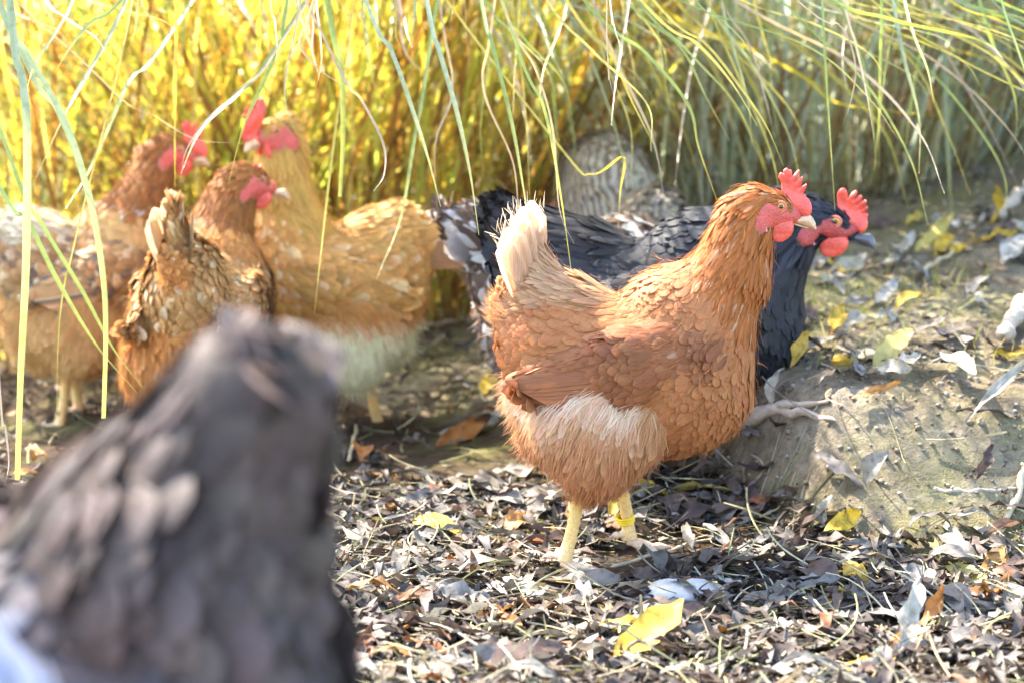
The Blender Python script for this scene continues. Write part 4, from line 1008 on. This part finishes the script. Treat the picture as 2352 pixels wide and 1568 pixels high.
# clods and crumbs of soil on the bank
mb = MB(); oc = np.array([(1, 0, 0), (0, 1, 0), (-1, 0, 0), (0, -1, 0), (0, 0, 1), (0, 0, -1)], float)
cube = np.array([(x, y, z) for x in (-1, 1) for y in (-1, 1) for z in (-1, 1)], float); cf = np.array([(0, 1, 3, 2), (4, 6, 7, 5), (0, 4, 5, 1), (2, 3, 7, 6), (0, 2, 6, 4), (1, 5, 7, 3)])
for k in range(3000):
    x, y = rng.uniform(.05, 1.2), rng.uniform(2.7, 4.2) if k % 2 else rng.uniform(2.72, 3.1)
    if y < bank_front(x) - .06: continue
    s = min(rng.gamma(2.0, .0007) + .0005, .0032); R = np.array(Matrix.Rotation(rng.uniform(0, 6), 3, 'Z') @ Matrix.Rotation(rng.uniform(0, 6), 3, 'X'))
    mb.add((cube * rng.uniform(.55, 1.1, (8, 1)) * s * np.array([1.2, 1, .8])) @ R.T + np.array([x, y, float(H(x, y)) + s * .25]), cf, np.array(random.choice([(.23, .185, .125), (.28, .23, .165), (.18, .14, .09), (.32, .275, .21)])) * rng.uniform(.7, 1.2))
obj('soil_crumbs', mb.mesh('soil_crumbs', M['litter']), None, 'stuff'); tag(bpy.data.objects['soil_crumbs'], 'loose clods and crumbs of soil on the bank', 'soil')

# ------------------------------------------------------------------ roots, twigs, stone
M['root'] = skin_mat('root_bark', (.38, .31, .23), rough=.9, bump=1.0, scale=120, sss=0)
M['twig'] = skin_mat('twig_bark', (.22, .16, .11), rough=.85, bump=.6, scale=200, sss=0)
M['stem'] = skin_mat('dry_stem', (.50, .40, .24), rough=.7, bump=.4, scale=200, sss=0)
def on_ground(pts, dz): return np.array([ground_hit(x, y) + A3(0, 0, dz) for x, y in pts])
def stick(name, label, pts, r0, r1, mat, dz=.004, n=40, knob=.15, cat='root', subs=()):
    b = MB(); P = catmull(on_ground(pts, dz), n); s = np.linspace(0, 1, n)
    P = P + np.stack([.002 * np.sin(s * 17 + 1), .002 * np.sin(s * 23), .002 * np.sin(s * 19 + 2)], 1) * (r0 / .006)
    R = (r0 + (r1 - r0) * s) * (1 + knob * np.sin(s * 25) + knob * .6 * np.sin(s * 61 + 1)); R[-1] *= .05; R[0] *= .05
    tube(b, P, R, np.array([1, 1, 1]), 10); o = obj(name, b.mesh(name, M[mat])); tag(o, label, cat); return o
rt = stick('exposed_root', 'gnarled grey root lying on the bank edge by the chestnut hen', [(1690, 990), (1745, 962), (1800, 950), (1840, 958), (1880, 962), (1925, 978)], .010, .0028, 'root', .004, knob=.10)
b = MB(); P = catmull(on_ground([(1725, 962), (1790, 940), (1850, 938), (1905, 930)], .005), 30); tube(b, P, np.linspace(.008, .002, 30) * (1 + .15 * np.sin(np.linspace(0, 20, 30))), np.array([1, 1, 1]), 9); obj('root_fork', b.mesh('root_fork', M['root']), rt)
stick('exposed_root', 'thin brown root bending down the bank face', [(1585, 1152), (1640, 1145), (1700, 1130), (1745, 1105), (1752, 1070), (1725, 1050)], .0028, .0018, 'twig', .004)
stick('exposed_root', 'straight bluish root running along the bare bank face', [(2140, 1128), (2200, 1132), (2260, 1130), (2340, 1126)], .0034, .0022, 'root', .002)
stick('twig', 'bare twig leaning over the litter under the chestnut hen', [(1538, 1140), (1580, 1170), (1625, 1205)], .0018, .0012, 'twig', .012, cat='twig')
stick('twig', 'pale broken stalk standing beside the dark hen\'s tail', [(800, 1075), (812, 1030), (820, 990)], .0030, .0022, 'stem', .010, cat='twig')
stick('twig', 'green-grey stem slanting across the litter past the hen\'s toes', [(1400, 1330), (1500, 1300), (1600, 1270), (1680, 1255)], .0020, .0016, 'stem', .014, cat='twig')
stick('twig', 'dark forked twig at lower left of the chestnut hen\'s feet', [(1060, 1340), (1100, 1300), (1150, 1265)], .0022, .0012, 'twig', .018, cat='twig')
stick('twig', 'long thin stem lying among leaves at lower right', [(2080, 1465), (2140, 1450), (2200, 1425), (2290, 1415)], .0018, .0014, 'stem', .014, cat='twig')
stick('twig', 'pinkish-yellow stalk lying below the slanted yellow leaf', [(2110, 640), (2150, 615), (2195, 590)], .0036, .0026, 'stem', .008, cat='twig')
stick('twig', 'grey weathered stick propped at the right edge', [(2300, 800), (2330, 760), (2352, 720), (2380, 680)], .011, .009, 'root', .015, cat='twig')
stick('twig', 'grey stick lying above the white leaf at the right edge', [(2290, 520), (2330, 480), (2370, 440)], .009, .008, 'root', .015, cat='twig')
stick('twig', 'yellowish stem lying behind the buff hen\'s fluff', [(960, 770), (1010, 760), (1070, 745)], .004, .003, 'stem', .012, cat='twig')
stick('twig', 'straw stalk lying in the dark behind the leaf litter', [(1010, 905), (1060, 890), (1130, 880)], .0022, .0018, 'stem', .008, cat='twig')
stick('twig', 'bent dry stem rising along the right edge of the bank', [(2290, 1240), (2330, 1170), (2350, 1100), (2352, 1080)], .0045, .003, 'stem', .008, cat='twig')
# stone
nst, ns2 = 14, 20; th = np.linspace(.05, math.pi - .05, nst); ph = np.linspace(0, 2 * np.pi, ns2, endpoint=False)
T_, P_ = np.meshgrid(th, ph, indexing='ij'); rr = 1 + .12 * np.sin(3 * P_ + 1) * np.sin(T_) + .08 * np.sin(5 * T_ + 2 * P_) + .05 * np.sin(9 * P_ + 4 * T_)
Vs = np.stack([.050 * rr * np.sin(T_) * np.cos(P_), .034 * rr * np.sin(T_) * np.sin(P_), -.020 * rr * np.cos(T_)], -1)
i = np.arange(nst - 1)[:, None] * ns2; j = np.arange(ns2)[None]
mb = MB(); mb.add(Vs, np.stack([i + j, i + (j + 1) % ns2, i + ns2 + (j + 1) % ns2, i + ns2 + j], -1), np.array([1, 1, 1]))
M['stone'] = skin_mat('pale_stone', (.44, .41, .38), rough=.85, bump=.6, scale=90, sss=0)
st = obj('stone', mb.mesh('stone', M['stone'])); p = ground_hit(1560, 1385); st.location = (p[0], p[1], p[2] + .006); tag(st, 'pale rounded stone half buried in the leaf litter', 'stone')
